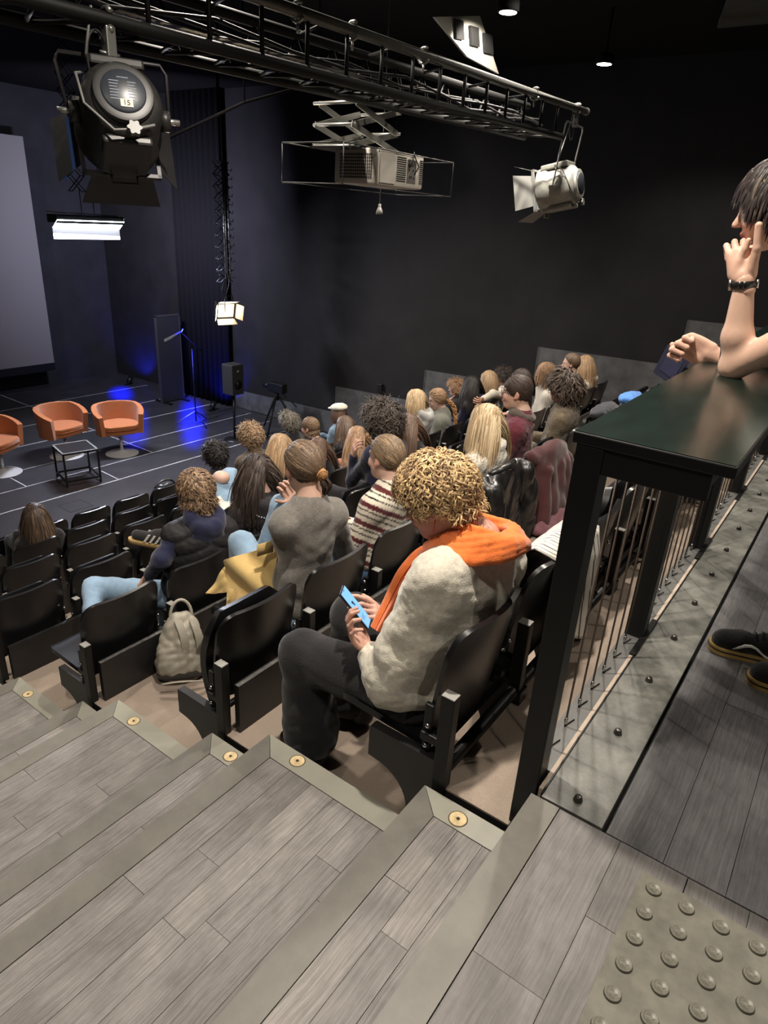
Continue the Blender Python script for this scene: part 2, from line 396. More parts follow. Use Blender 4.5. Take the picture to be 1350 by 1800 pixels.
# tactile warning mat
TACT = mat('olive_rubber_tactile_mat', (0.138, 0.132, 0.104), 0.5, var=0.30, scale=13, bump=0.05, bscale=40)
tm = tag(MB().box((.42, -.62, .0005), (1.302, .092, .004)).build('tactile_mat', TACT), 'olive grey rubber tactile mat with raised studs on the landing', 'floor mat')
studm = MB().lathe([(.0178, 0), (.0160, .0050), (.0150, .0058), (.0138, .0056), (.0132, .0048), (.0, .0050)], (0, 0, 0), 24)
for q in range(5):
    a = q * 2.4; studm.obox((.006 * math.cos(a), .006 * math.sin(a), .0051), (.006 * math.cos(a + .7), .006 * math.sin(a + .7), 0), (-.0012 * math.sin(a + .7), .0012 * math.cos(a + .7), 0), (0, 0, .0012))
sme = studm.mesh('stud'); sme.materials.append(mat('worn_tactile_stud', (0.15, 0.143, 0.113), 0.42, var=.25, scale=90))
for i in range(12):
    for j in range(9):
        x = 1.267 - .0717 * i; y = .056 - .0725 * j
        if x > .45: link('stud', sme, tm, (x, y, .004))
em = MB()
for q, (dx, hgt) in enumerate([(0, .02), (.006, .012), (.012, .012), (.018, .02)]):
    em.box((.905 - .0 + dx, .004, .004), (.908 + dx, .004 + hgt, .0052))
em.box((.900, .001, .004), (.930, .003, .0052))
em.build('embossed_mark', TACT, tm)

# ------------------------------------------------------------------ carpeted tiers
def tier(k, y0, y1, z, tiles):
    t = MB().box((XA + .028, y0, z - .34), (XW, y1, z - .006)).build('carpet_tier', UNDER)
    t['kind'] = 'structure'; t['label'] = 'taupe carpeted seating tier'
    if tiles:
        xs = [XA + .028, 1.86, 2.36, 2.86, 3.36, 3.86, 4.36, 4.86, 5.36]
        ys = [y0, (y0 + y1) / 2 + .05, y1] if y1 - y0 > .6 else [y0, y1]
        for i in range(len(xs) - 1):
            for j in range(len(ys) - 1):
                MB().box((xs[i] + .0004, ys[j] + .0004, z - .006), (xs[i + 1] - .0004, ys[j + 1] - .0004, z)).build('carpet_tile', CARPET, t, fix=False)
        MB().box((xs[-1], y0, z - .006), (XW, y1, z)).build('carpet_field', CARPET, t, fix=False)
    else:
        MB().box((XA + .028, y0, z - .006), (XW, y1, z)).build('carpet_field', CARPET, t, fix=False)
tier(0, .455, RY[0], CZ[0], True)
for k in range(1, 7): tier(k, RY[k - 1], RY[k], CZ[k], k <= 3)
# ------------------------------------------------------------------ theatre seats
def back_sheet():
    W = .215; zb, zt, rc = .10, .52, .075
    us = np.concatenate([np.linspace(-1, -.65, 7), np.linspace(-.5, .5, 5), np.linspace(.65, 1, 7)])
    vs_ = np.linspace(0, 1, 9); P = np.zeros((9, len(us), 3))
    for i, v in enumerate(vs_):
        for j, u in enumerate(us):
            x = u * W; e = max(0, abs(x) - (W - rc)); top = zt - (rc - math.sqrt(max(0, rc * rc - e * e)))
            bot = zb + (0.05 * max(0, (abs(u) - .6) / .4) ** 2)
            z = bot + (top - bot) * v
            P[i, j] = (x * (0.93 + .07 * min(1, (z - zb) / .22)), .052 - .16 * (z - zb) - .042 * (1 - u * u) , z)
    return P
def pan_sheet(up):
    us = np.linspace(-1, 1, 9); vs_ = np.linspace(0, 1, 11); P = np.zeros((11, 9, 3))
    for i, v in enumerate(vs_):
        for j, u in enumerate(us):
            wd = .195 if v < .8 else .195 - .06 * ((v - .8) / .2) ** 2
            x = u * wd
            s = v * .40; sag = -.014 * (1 - u * u) * math.sin(math.pi * min(1, v * 1.1))
            drop = -.05 * max(0, (v - .78) / .22) ** 2
            if not up: P[i, j] = (x, .045 + s, .085 + sag + drop + .02 * v)
            else: P[i, j] = (x, .075 + .055 * math.sin(v * math.pi) - (sag + drop) * .9 - .04 * v, .075 + s)
    return P
def bracket_poly():
    p = [(-.01, .088), (.225, .088), (.23, .083), (.23, -.03), (.205, -.033)]
    for a in np.linspace(90, 180, 9): p.append((.205 + .135 * math.cos(math.radians(a)), -.168 + .135 * math.sin(math.radians(a))))
    return p + [(.07, -.355), (-.01, -.355)]
SEAT_ME = {}
def _m(name, mb, m, smooth_ang=None):
    o = mb.build(name, m); 
    if smooth_ang: autosmooth(o, smooth_ang)
    me = o.data; bpy.data.objects.remove(o); return me
SEAT_ME['backrest'] = _m('backrest', MB().grid(back_sheet(), .017), SEATB, 50)
SEAT_ME['pan_up'] = _m('seat_pan', MB().grid(pan_sheet(True), .030), SEATB, 50)
SEAT_ME['pan_down'] = _m('seat_pan', MB().grid(pan_sheet(False), .024), SEATB, 50)
SEAT_ME['bracket'] = _m('side_bracket', MB().prism(bracket_poly(), -.240, -.208, 'x'), BOARD)
SEAT_ME['post'] = _m('post', MB().box((-.242, -.055, -.355), (-.205, -.010, .330), .003), METALB)
SEAT_ME['cap'] = _m('post_cap', MB().box((-.241, -.054, .3295), (-.206, -.011, .334), .001), DULL)
SEAT_ME['hinge'] = _m('hinge_arm', MB().box((-.235, -.012, .135), (-.19, .050, .165), .004).box((-.222, .02, .09), (-.205, .05, .26), .004), METALB)
SEAT_ME['hinge2'] = _m('hinge_arm', MB().box((.19, -.010, .135), (.262, .045, .165), .004).box((.205, .02, .09), (.222, .05, .26), .004), METALB)
bb = MB()
for (x, y, z) in [(-.228, .03, .19), (-.228, .032, .115), (.228, .03, .19), (.228, .032, .115), (-.205, -.012, .285), (.205, -.012, .285)]: bb.sphere((x, y, z), .0085, 8, 6)
SEAT_ME['bolts'] = _m('bolt', bb, BOLT)
SEAT_ME['crank'] = _m('support_pipe', MB().cyl((-.2, .03, .05), (.26, .03, .05), .014, 8), METALB)
ORD = ['at the aisle end of', 'second from the aisle in', 'third from the aisle in', 'fourth from the aisle in', 'fifth from the aisle in', 'sixth from the aisle in', 'seventh from the aisle in', 'eighth from the aisle in', 'ninth from the aisle in', 'tenth from the aisle in', 'eleventh from the aisle in', 'twelfth from the aisle in', 'thirteenth from the aisle in', 'fourteenth from the aisle in', 'fifteenth from the aisle in']
ROWN = ['the back row', 'the second row from the railing', 'the third row from the railing', 'the fourth row from the railing', 'the third row from the stage', 'the second row from the stage', 'the front row by the stage']
SX = lambda k: 1.615 + .5 * k
SEATED = {0: {0}, 1: {1, 2, 4, 5, 7}, 2: {1, 2, 5, 6, 10, 11, 13, 14}, 3: {5, 6, 7, 9, 10, 11, 12, 13}, 4: {5, 6, 8, 9, 14}, 5: {2, 9, 11}, 6: set()}
DOWN = {(2, 0), (1, 0)} - {(1, 0)}
NSEAT = [12, 12, 15, 15, 15, 13, 7]
FIRST = [0, 0, 0, 0, 0, 1, 2]
for r in range(7):
    for k in range(FIRST[r], NSEAT[r]):
        occ = k in SEATED[r]
        t = thing('theatre_seat', ('occupied' if occ else 'empty') + ' black tip-up seat ' + ORD[k] + ' ' + ROWN[r], 'theatre seat', (SX(k), RY[r], CZ[r]), 0, 'black theatre seats of ' + ROWN[r])
        link('backrest', SEAT_ME['backrest'], t)
        link('seat_pan', SEAT_ME['pan_down' if (occ or (r, k) in DOWN) else 'pan_up'], t)
        p = link('post', SEAT_ME['post'], t); link('post_cap', SEAT_ME['cap'], p)
        link('side_bracket', SEAT_ME['bracket'], t)
        if r < 5: link('hinge_arm', SEAT_ME['hinge'], t); link('hinge_arm', SEAT_ME['hinge2'], t)
        link('bolts', SEAT_ME['bolts'], t)
        if r < 2: link('support_pipe', SEAT_ME['crank'], t)
# black boards behind the rows, worn along the top edge
WORN = mat('scuffed_board_edge', (0.09, 0.088, 0.082), 0.5, var=0.6, scale=40)
for r in range(1, 7):
    t = tag(MB().box((1.425, RY[r] - .088, CZ[r] + .001), (XW - .06, RY[r] - .062, CZ[r] + .228)).build('row_board', BOARD), 'long black board closing off the back of ' + ROWN[r], 'board', 'black boards behind the seat rows')
    MB().box((1.425, RY[r] - .088, CZ[r] + .228), (XW - .06, RY[r] - .070, CZ[r] + .2295)).build('worn_edge', WORN if r < 3 else BOARD, t)
# pipe and feet behind the back row
t = tag(MB().cyl((1.42, .69, -.135), (6, .69, -.135), .022, 12).build('seat_rail', METALB), 'black round pipe running along the floor behind the back row', 'rail')
for x in (1.9, 2.41, 2.92, 3.42): MB().box((x - .03, .655, -.181), (x + .03, .715, -.125), .004).build('clamp', METALB, t)
# foot brackets at the aisle ends
for r, (y, z) in enumerate([(.79, -.543), (1.77, -.905)]):
    tag(MB().box((1.388, y - .02, z), (1.43, y + .09, z + .012)).box((1.388, y, z + .012), (1.43, y + .05, z + .05), .004).build('floor_bracket', METALB), 'small black floor bracket under the aisle-end seat of ' + ROWN[r], 'bracket')

# ------------------------------------------------------------------ railing with bar table
GREEN = mat('dark_green_laminate', (0.0048, 0.0125, 0.0098), 0.22, var=0.35, scale=7, stretch=(1, 3, 1), bump=0.015, bscale=18, spec=0.55)
rl = thing('bar_railing', 'black railing with rods carrying a dark green bar top, beside the landing', 'railing', (0, 0, 0))
XE = 6.6
MB().box((1.395, .142, .953), (XE, .473, .979), .003).build('bar_edge', METALB, rl)
MB().box((1.399, .146, .9785), (XE - .004, .469, .9805)).build('bar_top', GREEN, rl)
MB().box((1.402, .182, .893), (1.43, .46, .953), .002).build('end_apron', METALB, rl)
MB().box((1.43, .40, .905), (XE, .43, .953)).box((1.43, .185, .915), (XE, .205, .953)).build('long_apron', METALB, rl)
MB().box((1.398, .400, -.180), (1.462, .463, .953), .003).build('end_post', METALB, rl)
for k in range(5): MB().box((2.30 + .985 * k, .385, .0), (2.365 + .985 * k, .452, .953), .003).build('post', METALB, rl)
SILL = mat('grey_sill_plate', (.105, .105, .10), .45, var=.2, scale=12)
MB().box((1.462, .391, -.012), (XE, .454, .0)).build('sill_plate', SILL, rl)
MB().box((1.37, .3745, -.03), (XE, .379, .006)).build('sill_angle', METALB, rl)
for k in range(5):
    x = 2.30 + .985 * k; MB().box((x - .13, .372, .0), (x + .16, .3935, .012), .002).build('post_foot', METALB, rl)
RODM = mat('brown_steel_rod', (.17, .13, .10), .4, .6)
rodme = _m('rod', MB().cyl((0, 0, .012), (0, 0, .91), .0032, 8), RODM)
ferme = _m('ferrule', MB().lathe([(.0045, 0), (.0055, .004), (.0055, .02), (.0038, .024)], (0, 0, .010), 10), SILVER)
hookme = _m('rod_foot', MB().cyl((0, 0, 0), (0, 0, .014), .0028, 6).cyl((0, 0, .004), (.045, -.012, .003), .0018, 6), METALB)
k = 0; x = 1.55
while x < XE - .05:
    if not any(abs(x - (2.332 + .985 * q)) < .05 for q in range(5)):
        rd = link('rod', rodme, rl, (x, .43, 0)); link('ferrule', ferme, rd); link('rod_foot', hookme, rd)
    x += .113
# riveted steel plate
PLATE = mat('worn_grey_steel_plate', (0.125, 0.125, 0.110), 0.45, 0.0, var=0.5, scale=9, bump=0.08, bscale=120, spec=0.6)
pl = tag(MB().box((1.362, .210, -.012), (XW - .05, .374, .002), .001).build('floor_plate', PLATE), 'worn grey riveted plate running along the foot of the railing', 'floor plate')
rvme = _m('rivet', MB().lathe([(.0125, 0), (.0125, .004), (.0105, .008), (.0105, .0095), (.0095, .0135), (.006, .016), (.0, .0168)], (0, 0, 0), 16), mat('dark_rivet', (.10, .095, .085), .28, .8))
for i in range(17): link('rivet', rvme, pl, (1.41 + .325 * i, .292, .002))
MB().box((1.385, .3795, -.03), (XE, .3915, .0022)).build('beige_gap_strip', mat('beige_gap_strip', (.42, .34, .27), .8), pl)
# ------------------------------------------------------------------ lighting truss
TY = 2.6
TRM = mat('dark_truss_paint', (0.0055, 0.0055, 0.0052), 0.6, 0.0, spec=.25)
PIPE = mat('grey_steel_pipe', (0.13, 0.13, 0.12), 0.36, 0.5, var=.15, scale=20)
up0, up1 = ony((450, -5), TY), ony((1030, 196), TY); lo0, lo1 = ony((130, 20), TY), ony((985, 240), TY)
def ext(a, b, x): t = (x - a[0]) / (b[0] - a[0]); return a + (b - a) * t
tr = thing('lighting_truss', 'long dark lattice truss hanging across the hall under the ceiling', 'truss', (0, 0, 0))
xs0, xs1 = -.6, lo1[0] + .02
dep = np.array([0, .34, 0])
MB().tube([ext(lo0, lo1, xs0), ext(lo0, lo1, xs1)], .026, 12).build('lower_chord', TRM, tr)
MB().tube([ext(lo0, lo1, xs0) + dep, ext(lo0, lo1, xs1) + dep], .026, 12).build('lower_chord', TRM, tr)
MB().tube([ext(up0, up1, xs0) + dep, ext(up0, up1, xs1) + dep], .026, 12).build('upper_chord', TRM, tr)
pipe = MB().tube([ext(up0, up1, xs0), up1], .027, 14).build('lighting_pipe', PIPE, tr)
MB().tube([up1, up1 + (up1 - up0) / np.linalg.norm(up1 - up0) * .02], .031, 14).build('pipe_collar', PIPE, tr)
n = 22; br = []
for i in range(n):
    xa = xs0 + (xs1 - xs0) * i / n; xb = xs0 + (xs1 - xs0) * (i + .5) / n; xc = xs0 + (xs1 - xs0) * (i + 1) / n
    L_ = lambda x: ext(lo0, lo1, x); U_ = lambda x: ext(up0, up1, x)
    MB().tube([L_(xb), U_(xb)], .011, 6).build('upright', TRM, tr)
    MB().tube([L_(xa) + dep, U_(xb) + dep], .010, 6).tube([U_(xb) + dep, L_(xc) + dep], .010, 6).build('brace', TRM, tr)
    MB().tube([L_(xa), L_(xb) + dep], .009, 6).tube([L_(xb) + dep, L_(xc)], .009, 6).build('brace', TRM, tr)
    if i % 2 == 0: MB().tube([U_(xa), U_(xb) + dep], .009, 6).build('brace', TRM, tr)
# cable tray with holes inside the truss
TRAY = mat('perforated_tray', (.022, .022, .021), .5, .3)
ty = MB()
for i in range(26):
    xa = 1.9 + i * .06; zb = ext(lo0, lo1, xa)[2] + .06
    ty.box((xa, TY + .08, zb), (xa + .05, TY + .26, zb + .004)); ty.box((xa + .05, TY + .08, zb), (xa + .06, TY + .11, zb + .004)); ty.box((xa + .05, TY + .23, zb), (xa + .06, TY + .26, zb + .004))
tyo = ty.build('cable_tray', TRAY, tr)
cb = MB()
for q in range(3):
    pts = [np.array((xs0 + .5 * i, TY + .12 + .05 * q + .02 * math.sin(i * 1.7 + q), ext(lo0, lo1, xs0 + .5 * i)[2] + .10 + .03 * math.sin(i * 2.3 + q * 2))) for i in range(14)]
    cb.tube(pts, .009, 6)
cb.build('cables', mat('black_cable', (.006, .006, .006), .6), tr)
CABLE = MATS['black_cable']
# pipe clamps
HOOK = mat('hook_clamp_aluminium', (.40, .40, .37), .35, .8)
for px in ((165 * .444 + 450, 30), (940, 172), (745, 105), (620, 62)):
    p = ext(up0, up1, ony(px, TY)[0])
    pts = [p + np.array((0, .04 * math.cos(a), .04 * math.sin(a))) for a in np.linspace(-2.6, 2.2, 12)]
    MB().tube(pts, .009, 6).tube([p + (0, 0, -.04), p + (0, 0, -.085)], .007, 6).build('hook_clamp', HOOK, tr)

# ------------------------------------------------------------------ fresnel lanterns
def frame_from(axis):
    f = np.array(axis, float); f /= np.linalg.norm(f); r = np.cross(f, (0, 0, 1)); r /= np.linalg.norm(r); u = np.cross(r, f)
    return Matrix([[r[0], f[0], u[0], 0], [r[1], f[1], u[1], 0], [r[2], f[2], u[2], 0], [0, 0, 0, 1]])
def lantern(label, loc, axis, m_body, m_door, hang, number=None, scale=1.0, gel=False, m_yoke=None):
    t = thing('fresnel_lantern', label, 'stage light', loc)
    R4 = Matrix.Translation(Vector((0, 0, 0))) @ frame_from(axis) @ Matrix.Scale(scale, 4)
    def add(name, mb, m, par=t, sm=None):
        o = mb.build(name, m, None); o.data.transform(R4)
        if sm: autosmooth(o, sm)
        o.parent = par; return o
    add('housing', MB().lathe([(.0, -.145), (.10, -.145), (.135, -.125), (.140, -.115), (.148, -.10), (.152, .06), (.165, .08), (.165, .15), (.150, .155), (.0, .155)], n=36, axis='y'), m_body, sm=40)
    add('rear_cap', MB().lathe([(.0, -.172), (.074, -.172), (.080, -.168), (.082, -.146)], n=36, axis='y'), mat('rear_cap_print', (.022, .026, .034), .35), sm=40)
    add('rear_rim', MB().lathe([(.094, -.165), (.106, -.162), (.110, -.145), (.094, -.145)], n=36, axis='y'), m_body, sm=40)
    add('lens', MB().lathe([(.0, .160), (.10, .158), (.14, .154)], n=30, axis='y'), mat('fresnel_glass', (.25, .27, .28), .12, spec=.8))
    add('vent_fin', MB().box((-.10, -.10, .135), (.10, .12, .175), .01), m_body); add('vent_fin', MB().box((-.09, -.11, -.165), (.09, .13, -.13), .01), m_body)
    add('door_frame', MB().box((-.155, .155, -.155), (.155, .175, -.140)).box((-.155, .155, .140), (.155, .175, .155)).box((-.155, .155, -.155), (-.14, .175, .155)).box((.14, .155, -.155), (.155, .175, .155)), m_door)
    for s in (-1, 1):
        add('barn_door', MB().grid(np.array([[(-.12 - .04 * v, .175 + .135 * v, s * (.15 + .055 * v)), (.12 + .04 * v, .175 + .135 * v, s * (.15 + .055 * v))] for v in (0, .5, 1)]), .003, False), m_door)
        add('barn_door', MB().grid(np.array([[(s * (.15 + .09 * v), .175 + .12 * v, -.11 - .02 * v), (s * (.15 + .09 * v), .175 + .12 * v, .11 + .02 * v)] for v in (0, .5, 1)]), .003, False), m_door)
    add('handle', MB().tube([(-.05, .12, -.17), (-.05, .13, -.20), (.05, .13, -.20), (.05, .12, -.17)], .005, 6), m_door)
    kb = MB()
    star = [((.024 + .004 * math.cos(6 * a)) * math.cos(a), (.024 + .004 * math.cos(6 * a)) * math.sin(a)) for a in np.linspace(0, 2 * math.pi, 36, endpoint=False)]
    kb.prism([(p[0] + .02, p[1] - .135) for p in star], -.175, -.155, 'y')
    add('focus_knob', kb, mat('grey_plastic_knob', (.16, .16, .15), .45))
    hv = Vector(hang) - Vector(loc)
    # yoke: hangs from the clamp, straddles the housing
    side = np.array([R4[0][0], R4[1][0], R4[2][0]]) / scale; w_ = .185 * scale
    topz = hv.z - .10
    P = lambda s, z: np.array((side * s)) + np.array((hv.x * min(1, z / max(topz, .01)) if z > 0 else 0, hv.y * min(1, z / max(topz, .01)) if z > 0 else 0, z))
    arms = [P(-w_, -.02), P(-w_ * 1.08, topz - .03), P(-w_ * .98, topz), P(w_ * .98, topz), P(w_ * 1.08, topz - .03), P(w_, -.02)]
    my = m_yoke or m_door
    MB().tube(arms, .0075, 8).build('yoke', my, t)
    for s in (-1, 1):
        MB().cyl(side * s * w_ * .85, side * s * w_ * 1.22, .011, 10).build('pivot_bolt', HOOK, t)
        MB().cyl(side * s * w_ * .80, side * s * w_ * 1.0, .038, 16).build('pivot_disc', m_body, t)
    c = np.array(hv)
    MB().box(c + (-.02, -.02, -.12), c + (.02, .02, .0), .004).tube([c + np.array((0, .035 * math.cos(a), .02 + .035 * math.sin(a))) for a in np.linspace(-2.4, 2.4, 10)], .012, 6).cyl(c + (-.04, 0, -.085), c + (.04, 0, -.085), .006, 8).build('hook_clamp', HOOK, t)
    loop = [c + np.array((-.05 - .045 * math.sin(a), 0, -.02 - .10 * (1 - math.cos(a)) / 1.0)) for a in np.linspace(0, 2 * math.pi, 20)]
    MB().tube(loop, .005, 6).build('safety_cable', CABLE, t)
    pts = [np.array(R4 @ Vector(q)) for q in [(-.10, .0, .16), (-.15, -.08, .10), (-.14, -.13, -.04), (-.05, -.15, -.14), (.02, -.15, -.13), (.10, -.14, -.10)]]
    MB().tube([c + (-.06, 0, .05), c + (-.10, 0, -.1), pts[0] * .9] + pts, .005, 6).build('power_cable', mat('pale_cable', (.16, .16, .15), .5), t)
    if number:
        pm = add('number_tag', MB().box((-.018, -.1745, -.062), (.026, -.1725, -.034)), mat('cream_tag', (.62, .58, .44), .6))
        tmx = textmesh(number, .027); o = link('tag_digits', tmx, pm); tmx.materials.append(mat('ink', (.01, .01, .01), .6))
        tmx.transform(R4 @ Matrix.Translation((.004, -.1752, -.048)) @ Matrix.Rotation(math.radians(90), 4, 'X'))
        pr = MB()
        for q in range(7):
            pr.box((-.05, -.1729, .03 - .011 * q), (-.015 - .004 * (q % 3), -.1721, .033 - .011 * q)); pr.box((.015, -.1729, .03 - .011 * q), (.045 - .005 * (q % 2), -.1721, .033 - .011 * q))
        pr.box((-.02, -.1729, .045), (.02, -.1721, .048))
        add('rear_print', pr, mat('faint_blue_print', (.10, .13, .18), .5), t)
    if gel: add('blue_gel', MB().grid(np.array([[(-.175 - .04 * v, .19 + .13 * v, -.12), (-.175 - .04 * v, .19 + .13 * v, .10)] for v in (0, 1)]), .003, False), mat('blue_gel_sheet', (.04, .11, .36), .4))
    return t
HB = mat('dark_lantern_housing', (.026, .0255, .0245), .42, .3, var=.15, scale=20)
HD = mat('dark_barn_door', (.028, .027, .029), .45, .3)
lc = ony((212, 205), TY - .02); hc = ext(lo0, lo1, ony((190, 60), TY)[0]) + (0, 0, -.02)
lantern('large black fresnel lantern numbered 15 hanging from the near end of the truss', lc, (.42, .80, -.42), HB, HD, (hc[0], hc[1], hc[2]), '15', .98, True)
lc2 = ony((985, 330), TY + .05)
lantern('pale lantern with barn doors hanging at the far end of the truss', lc2, (-.05, .97, -.22), mat('pale_lantern_housing', (.36, .36, .32), .4, .3, var=.2, scale=18), mat('pale_barn_door', (.33, .33, .31), .45, .2), (lc2[0] - .0, TY, ext(up0, up1, lc2[0])[2] - .02), None, 1.12, m_yoke=HOOK)
spot('added_lantern_fill', (lc2[0] - .2, TY - .1, 3.15), lc2, 60, WARM, 50, .6, .04)  # extra spot with no fixture, brightens the pale lantern

# ------------------------------------------------------------------ projector on scissor lift
PRM = mat('light_grey_projector_plastic', (.50, .47, .41), .5, var=.06, scale=10)
DK = mat('projector_vent_dark', (.022, .021, .02), .6)
PY = 2.95
pc = ony((662, 296), PY); k_ = np.linalg.norm(pc - CAM) / FPX
pj = thing('projector', 'light grey projector hanging in a thin cage below the truss', 'projector', pc)
hw_, hh = .262, 25 * k_; pj.location = pc + np.array((.09, -.12, 0))
ob = MB().box((-hw_, -.02, -hh), (hw_, .34, hh), .018).build('casing', PRM, pj); autosmooth(ob, 40)
MB().box((-hw_ * .94, -.024, -hh * .86), (-.08, -.018, hh * .86), .002).build('rear_panel', mat('projector_panel', (.44, .415, .365), .5), pj)
gm = MB()
for i in range(17):
    for j in range(8): gm.box((-hw_ - .003, .03 + i * .0155, -hh * .66 + j * .0185), (-hw_ + .002, .03 + i * .0155 + .0095, -hh * .66 + j * .0185 + .012))
gm.build('vent_grille', DK, pj)
g2 = MB()
for j in range(12): g2.box((-.06, -.023, -hh * .66 + j * .0125), (.045, -.0185, -hh * .66 + j * .0125 + .006))
g2.build('side_vent', DK, pj); g2 = MB()
for j in range(12): g2.box((hw_ * .80, -.023, -hh * .66 + j * .0125), (hw_ * .96, -.0185, -hh * .66 + j * .0125 + .006))
g2.build('side_vent', DK, pj)
g3 = MB().box((.06, -.023, -hh * .7), (.165, -.0185, hh * .65), .003)
g3.build('connector_bay', mat('connector_bay', (.12, .115, .105), .5), pj)
g4 = MB()
for (x, z) in [(.075, .03), (.095, .03), (.115, .03), (.075, .0), (.125, .0), (.085, -.04), (.105, -.04), (.135, -.045)]: g4.box((x, -.027, z), (x + .011, -.022, z + .012))
g4.tube([(.075, -.03, .02), (.065, -.06, .06), (.085, -.05, .11), (.125, -.03, .09), (.155, -.05, .03), (.135, -.03, -.02)], .004, 6)
g4.build('connectors_and_leads', DK, pj)
MB().cyl((0, .34, 0), (0, .42, 0), .07, 20).build('lens_barrel', DK, pj)
CG = mat('thin_cage_rod', (.045, .045, .042), .5, .2)
cg = MB(); a0 = ony((556, 247), PY) - pc; a1 = ony((772, 262), PY) - pc; b0 = ony((556, 321), PY) - pc; b1 = ony((768, 333), PY) - pc
xL, xR, zT, zB = a0[0] - .02, a1[0] - .12, a0[2] - .0, b0[2]
for y in (-.03, .46):
    cg.cyl((xL, y, zT), (xR, y, zT), .004, 6); cg.cyl((xL, y, zB), (xR, y, zB), .0025, 6); cg.cyl((xL, y, zB), (xL, y, zT), .0035, 6); cg.cyl((xR, y, zB), (xR, y, zT), .0025, 6)
for x in (xL, xR):
    for z in (zT, zB): cg.cyl((x, -.03, z), (x, .46, z), .004, 6)
cg.cyl((-hw_ * .9, .1, hh), (-hw_ * .9, .1, zT), .008, 6); cg.cyl((hw_ * .5, .1, hh), (hw_ * .5, .1, zT), .008, 6)
cg.build('cage', CG, pj)
sl = thing('scissor_lift', 'folded steel scissor lift between the truss and the projector', 'scissor lift', (pc[0], PY, pc[2]))
SLM = mat('scissor_steel', (.42, .42, .39), .35, .7)
zt2 = ext(lo0, lo1, pc[0])[2] - pc[2] - .02; zs = np.linspace(zT + .01, zt2, 3); wS = .26
for y in (.02, .32):
    for i in range(2):
        for s in (-1, 1):
            a = np.array((-s * wS * (1 - .15 * i), y, zs[i])); b = np.array((s * wS * (1 - .15 * i), y, zs[i + 1]))
            d = b - a; mid = (a + b) / 2 + (0, .008 * s, 0)
            MB().obox(mid, d, (0, .008, 0), np.array((-d[2], 0, d[0])) / np.linalg.norm(d) * .035).build('scissor_arm', SLM, sl)
for z in zs:
    for s in (-1, 1): MB().cyl((s * wS * .93, .0, z), (s * wS * .93, .34, z), .010, 8).build('cross_pin', SLM, sl)
MB().box((-wS - .02, -.01, zs[0] - .012), (wS + .1, .35, zs[0] - .004)).build('lift_plate', METALB, sl)

# ------------------------------------------------------------------ pantographs and stage lamps
def pantograph(label, x, y, z0, z1, n, wd, m):
    t = thing('pantograph_hanger', label, 'light hanger', (x, y, z0)); h = (z1 - z0) / n
    for i in range(n):
        for s in (-1, 1):
            for yy in (-.05, .05):
                MB().tube([(-s * wd, yy, i * h), (s * wd, yy, (i + 1) * h)], .007, 5).build('lattice_bar', m, t)
        for s in (-1, 1): MB().cyl((s * wd, -.06, i * h), (s * wd, .06, i * h), .006, 5).build('pivot_pin', m, t)
    return t
PBM = mat('blued_lattice_bar', (.055, .06, .075), .35, .6)
wl = ony((397, 546), 8.7)
pt = pantograph('tall scissor hanger holding the warm lamp', wl[0], 8.7, ony((397, 495), 8.7)[2], ony((397, 285), 8.7)[2], 10, .12, PBM)
zt_ = ony((397, 285), 8.7)[2] - ony((397, 495), 8.7)[2]
for x in (-.035, .0, .06): MB().cyl((x, -.07, .05), (x, -.07, zt_), .012, 8).build('spring_tube', mat('pale_spring_tube', (.22, .22, .23), .35, .7), pt)
for i in range(14):
    z = .1 + i * zt_ / 14.5
    MB().tube([(-.1, -.06, z), (-.16, -.07, z - .01), (-.17, -.07, z + .02)], .006, 5).build('cable_hook', PBM, pt)
    MB().tube([(.09, -.06, z - .03), (.15, -.07, z - .04), (.155, -.07, z)], .006, 5).build('cable_hook', PBM, pt)
MB().tube([(-.05, -.05, 0), (-.12, -.06, -.12), (-.03, -.06, -.2), (.03, -.06, -.05), (.06, -.05, .1)], .01, 6).build('cable_loop', CABLE, pt)
MB().cyl((0, 0, zt_), (0, 0, CEIL - ony((397, 495), 8.7)[2]), .02, 8).build('drop_rod', TRM, pt)
# warm lamp
wlt = thing('warm_soft_lamp', 'glowing warm lamp with open barn doors below the scissor hanger', 'stage light', wl)
to = np.array((4.6, -2.2, -3.2)) - wl; ax = frame_from(to / np.linalg.norm(to))
def addm(t, name, mb, m, X):
    o = mb.build(name, m); o.data.transform(X); o.parent = t; return o
EMW = mat('warm_emitter', (1, .9, .75), .5, emit=(1.0, .76, .45), estr=2.2)
FLAPW = mat('pale_flap', (.055, .048, .04), .6)
ax = ax @ Matrix.Scale(.72, 4)
addm(wlt, 'housing', MB().box((-.21, -.16, -.17), (.21, .0, .17), .01), METALB, ax)
addm(wlt, 'emitter', MB().box((-.19, .0, -.15), (.19, .006, .15)), EMW, ax)
for s in (-1, 1):
    addm(wlt, 'barn_door', MB().grid(np.array([[(s * (.21 + .13 * v), .0 + .2 * v, -.17), (s * (.21 + .13 * v), .2 * v, .17)] for v in (0, .5, 1)]), .004, False), FLAPW, ax)
    addm(wlt, 'barn_door', MB().grid(np.array([[(-.21 - .03 * v, .16 * v, s * (.17 + .10 * v)), (.21 + .03 * v, .16 * v, s * (.17 + .10 * v))] for v in (0, .5, 1)]), .004, False), FLAPW, ax)
addm(wlt, 'yoke', MB().tube([(-.19, -.06, 0), (-.19, -.06, .19), (-.15, -.06, .23), (.15, -.06, .23), (.19, -.06, .19), (.19, -.06, 0)], .008, 6), METALB, Matrix.Rotation(0.5, 4, 'Z'))
al = bpy.data.lights.new('warm_lamp_light', 'AREA'); al.energy = 45; al.color = (1, .78, .5); al.size = .28
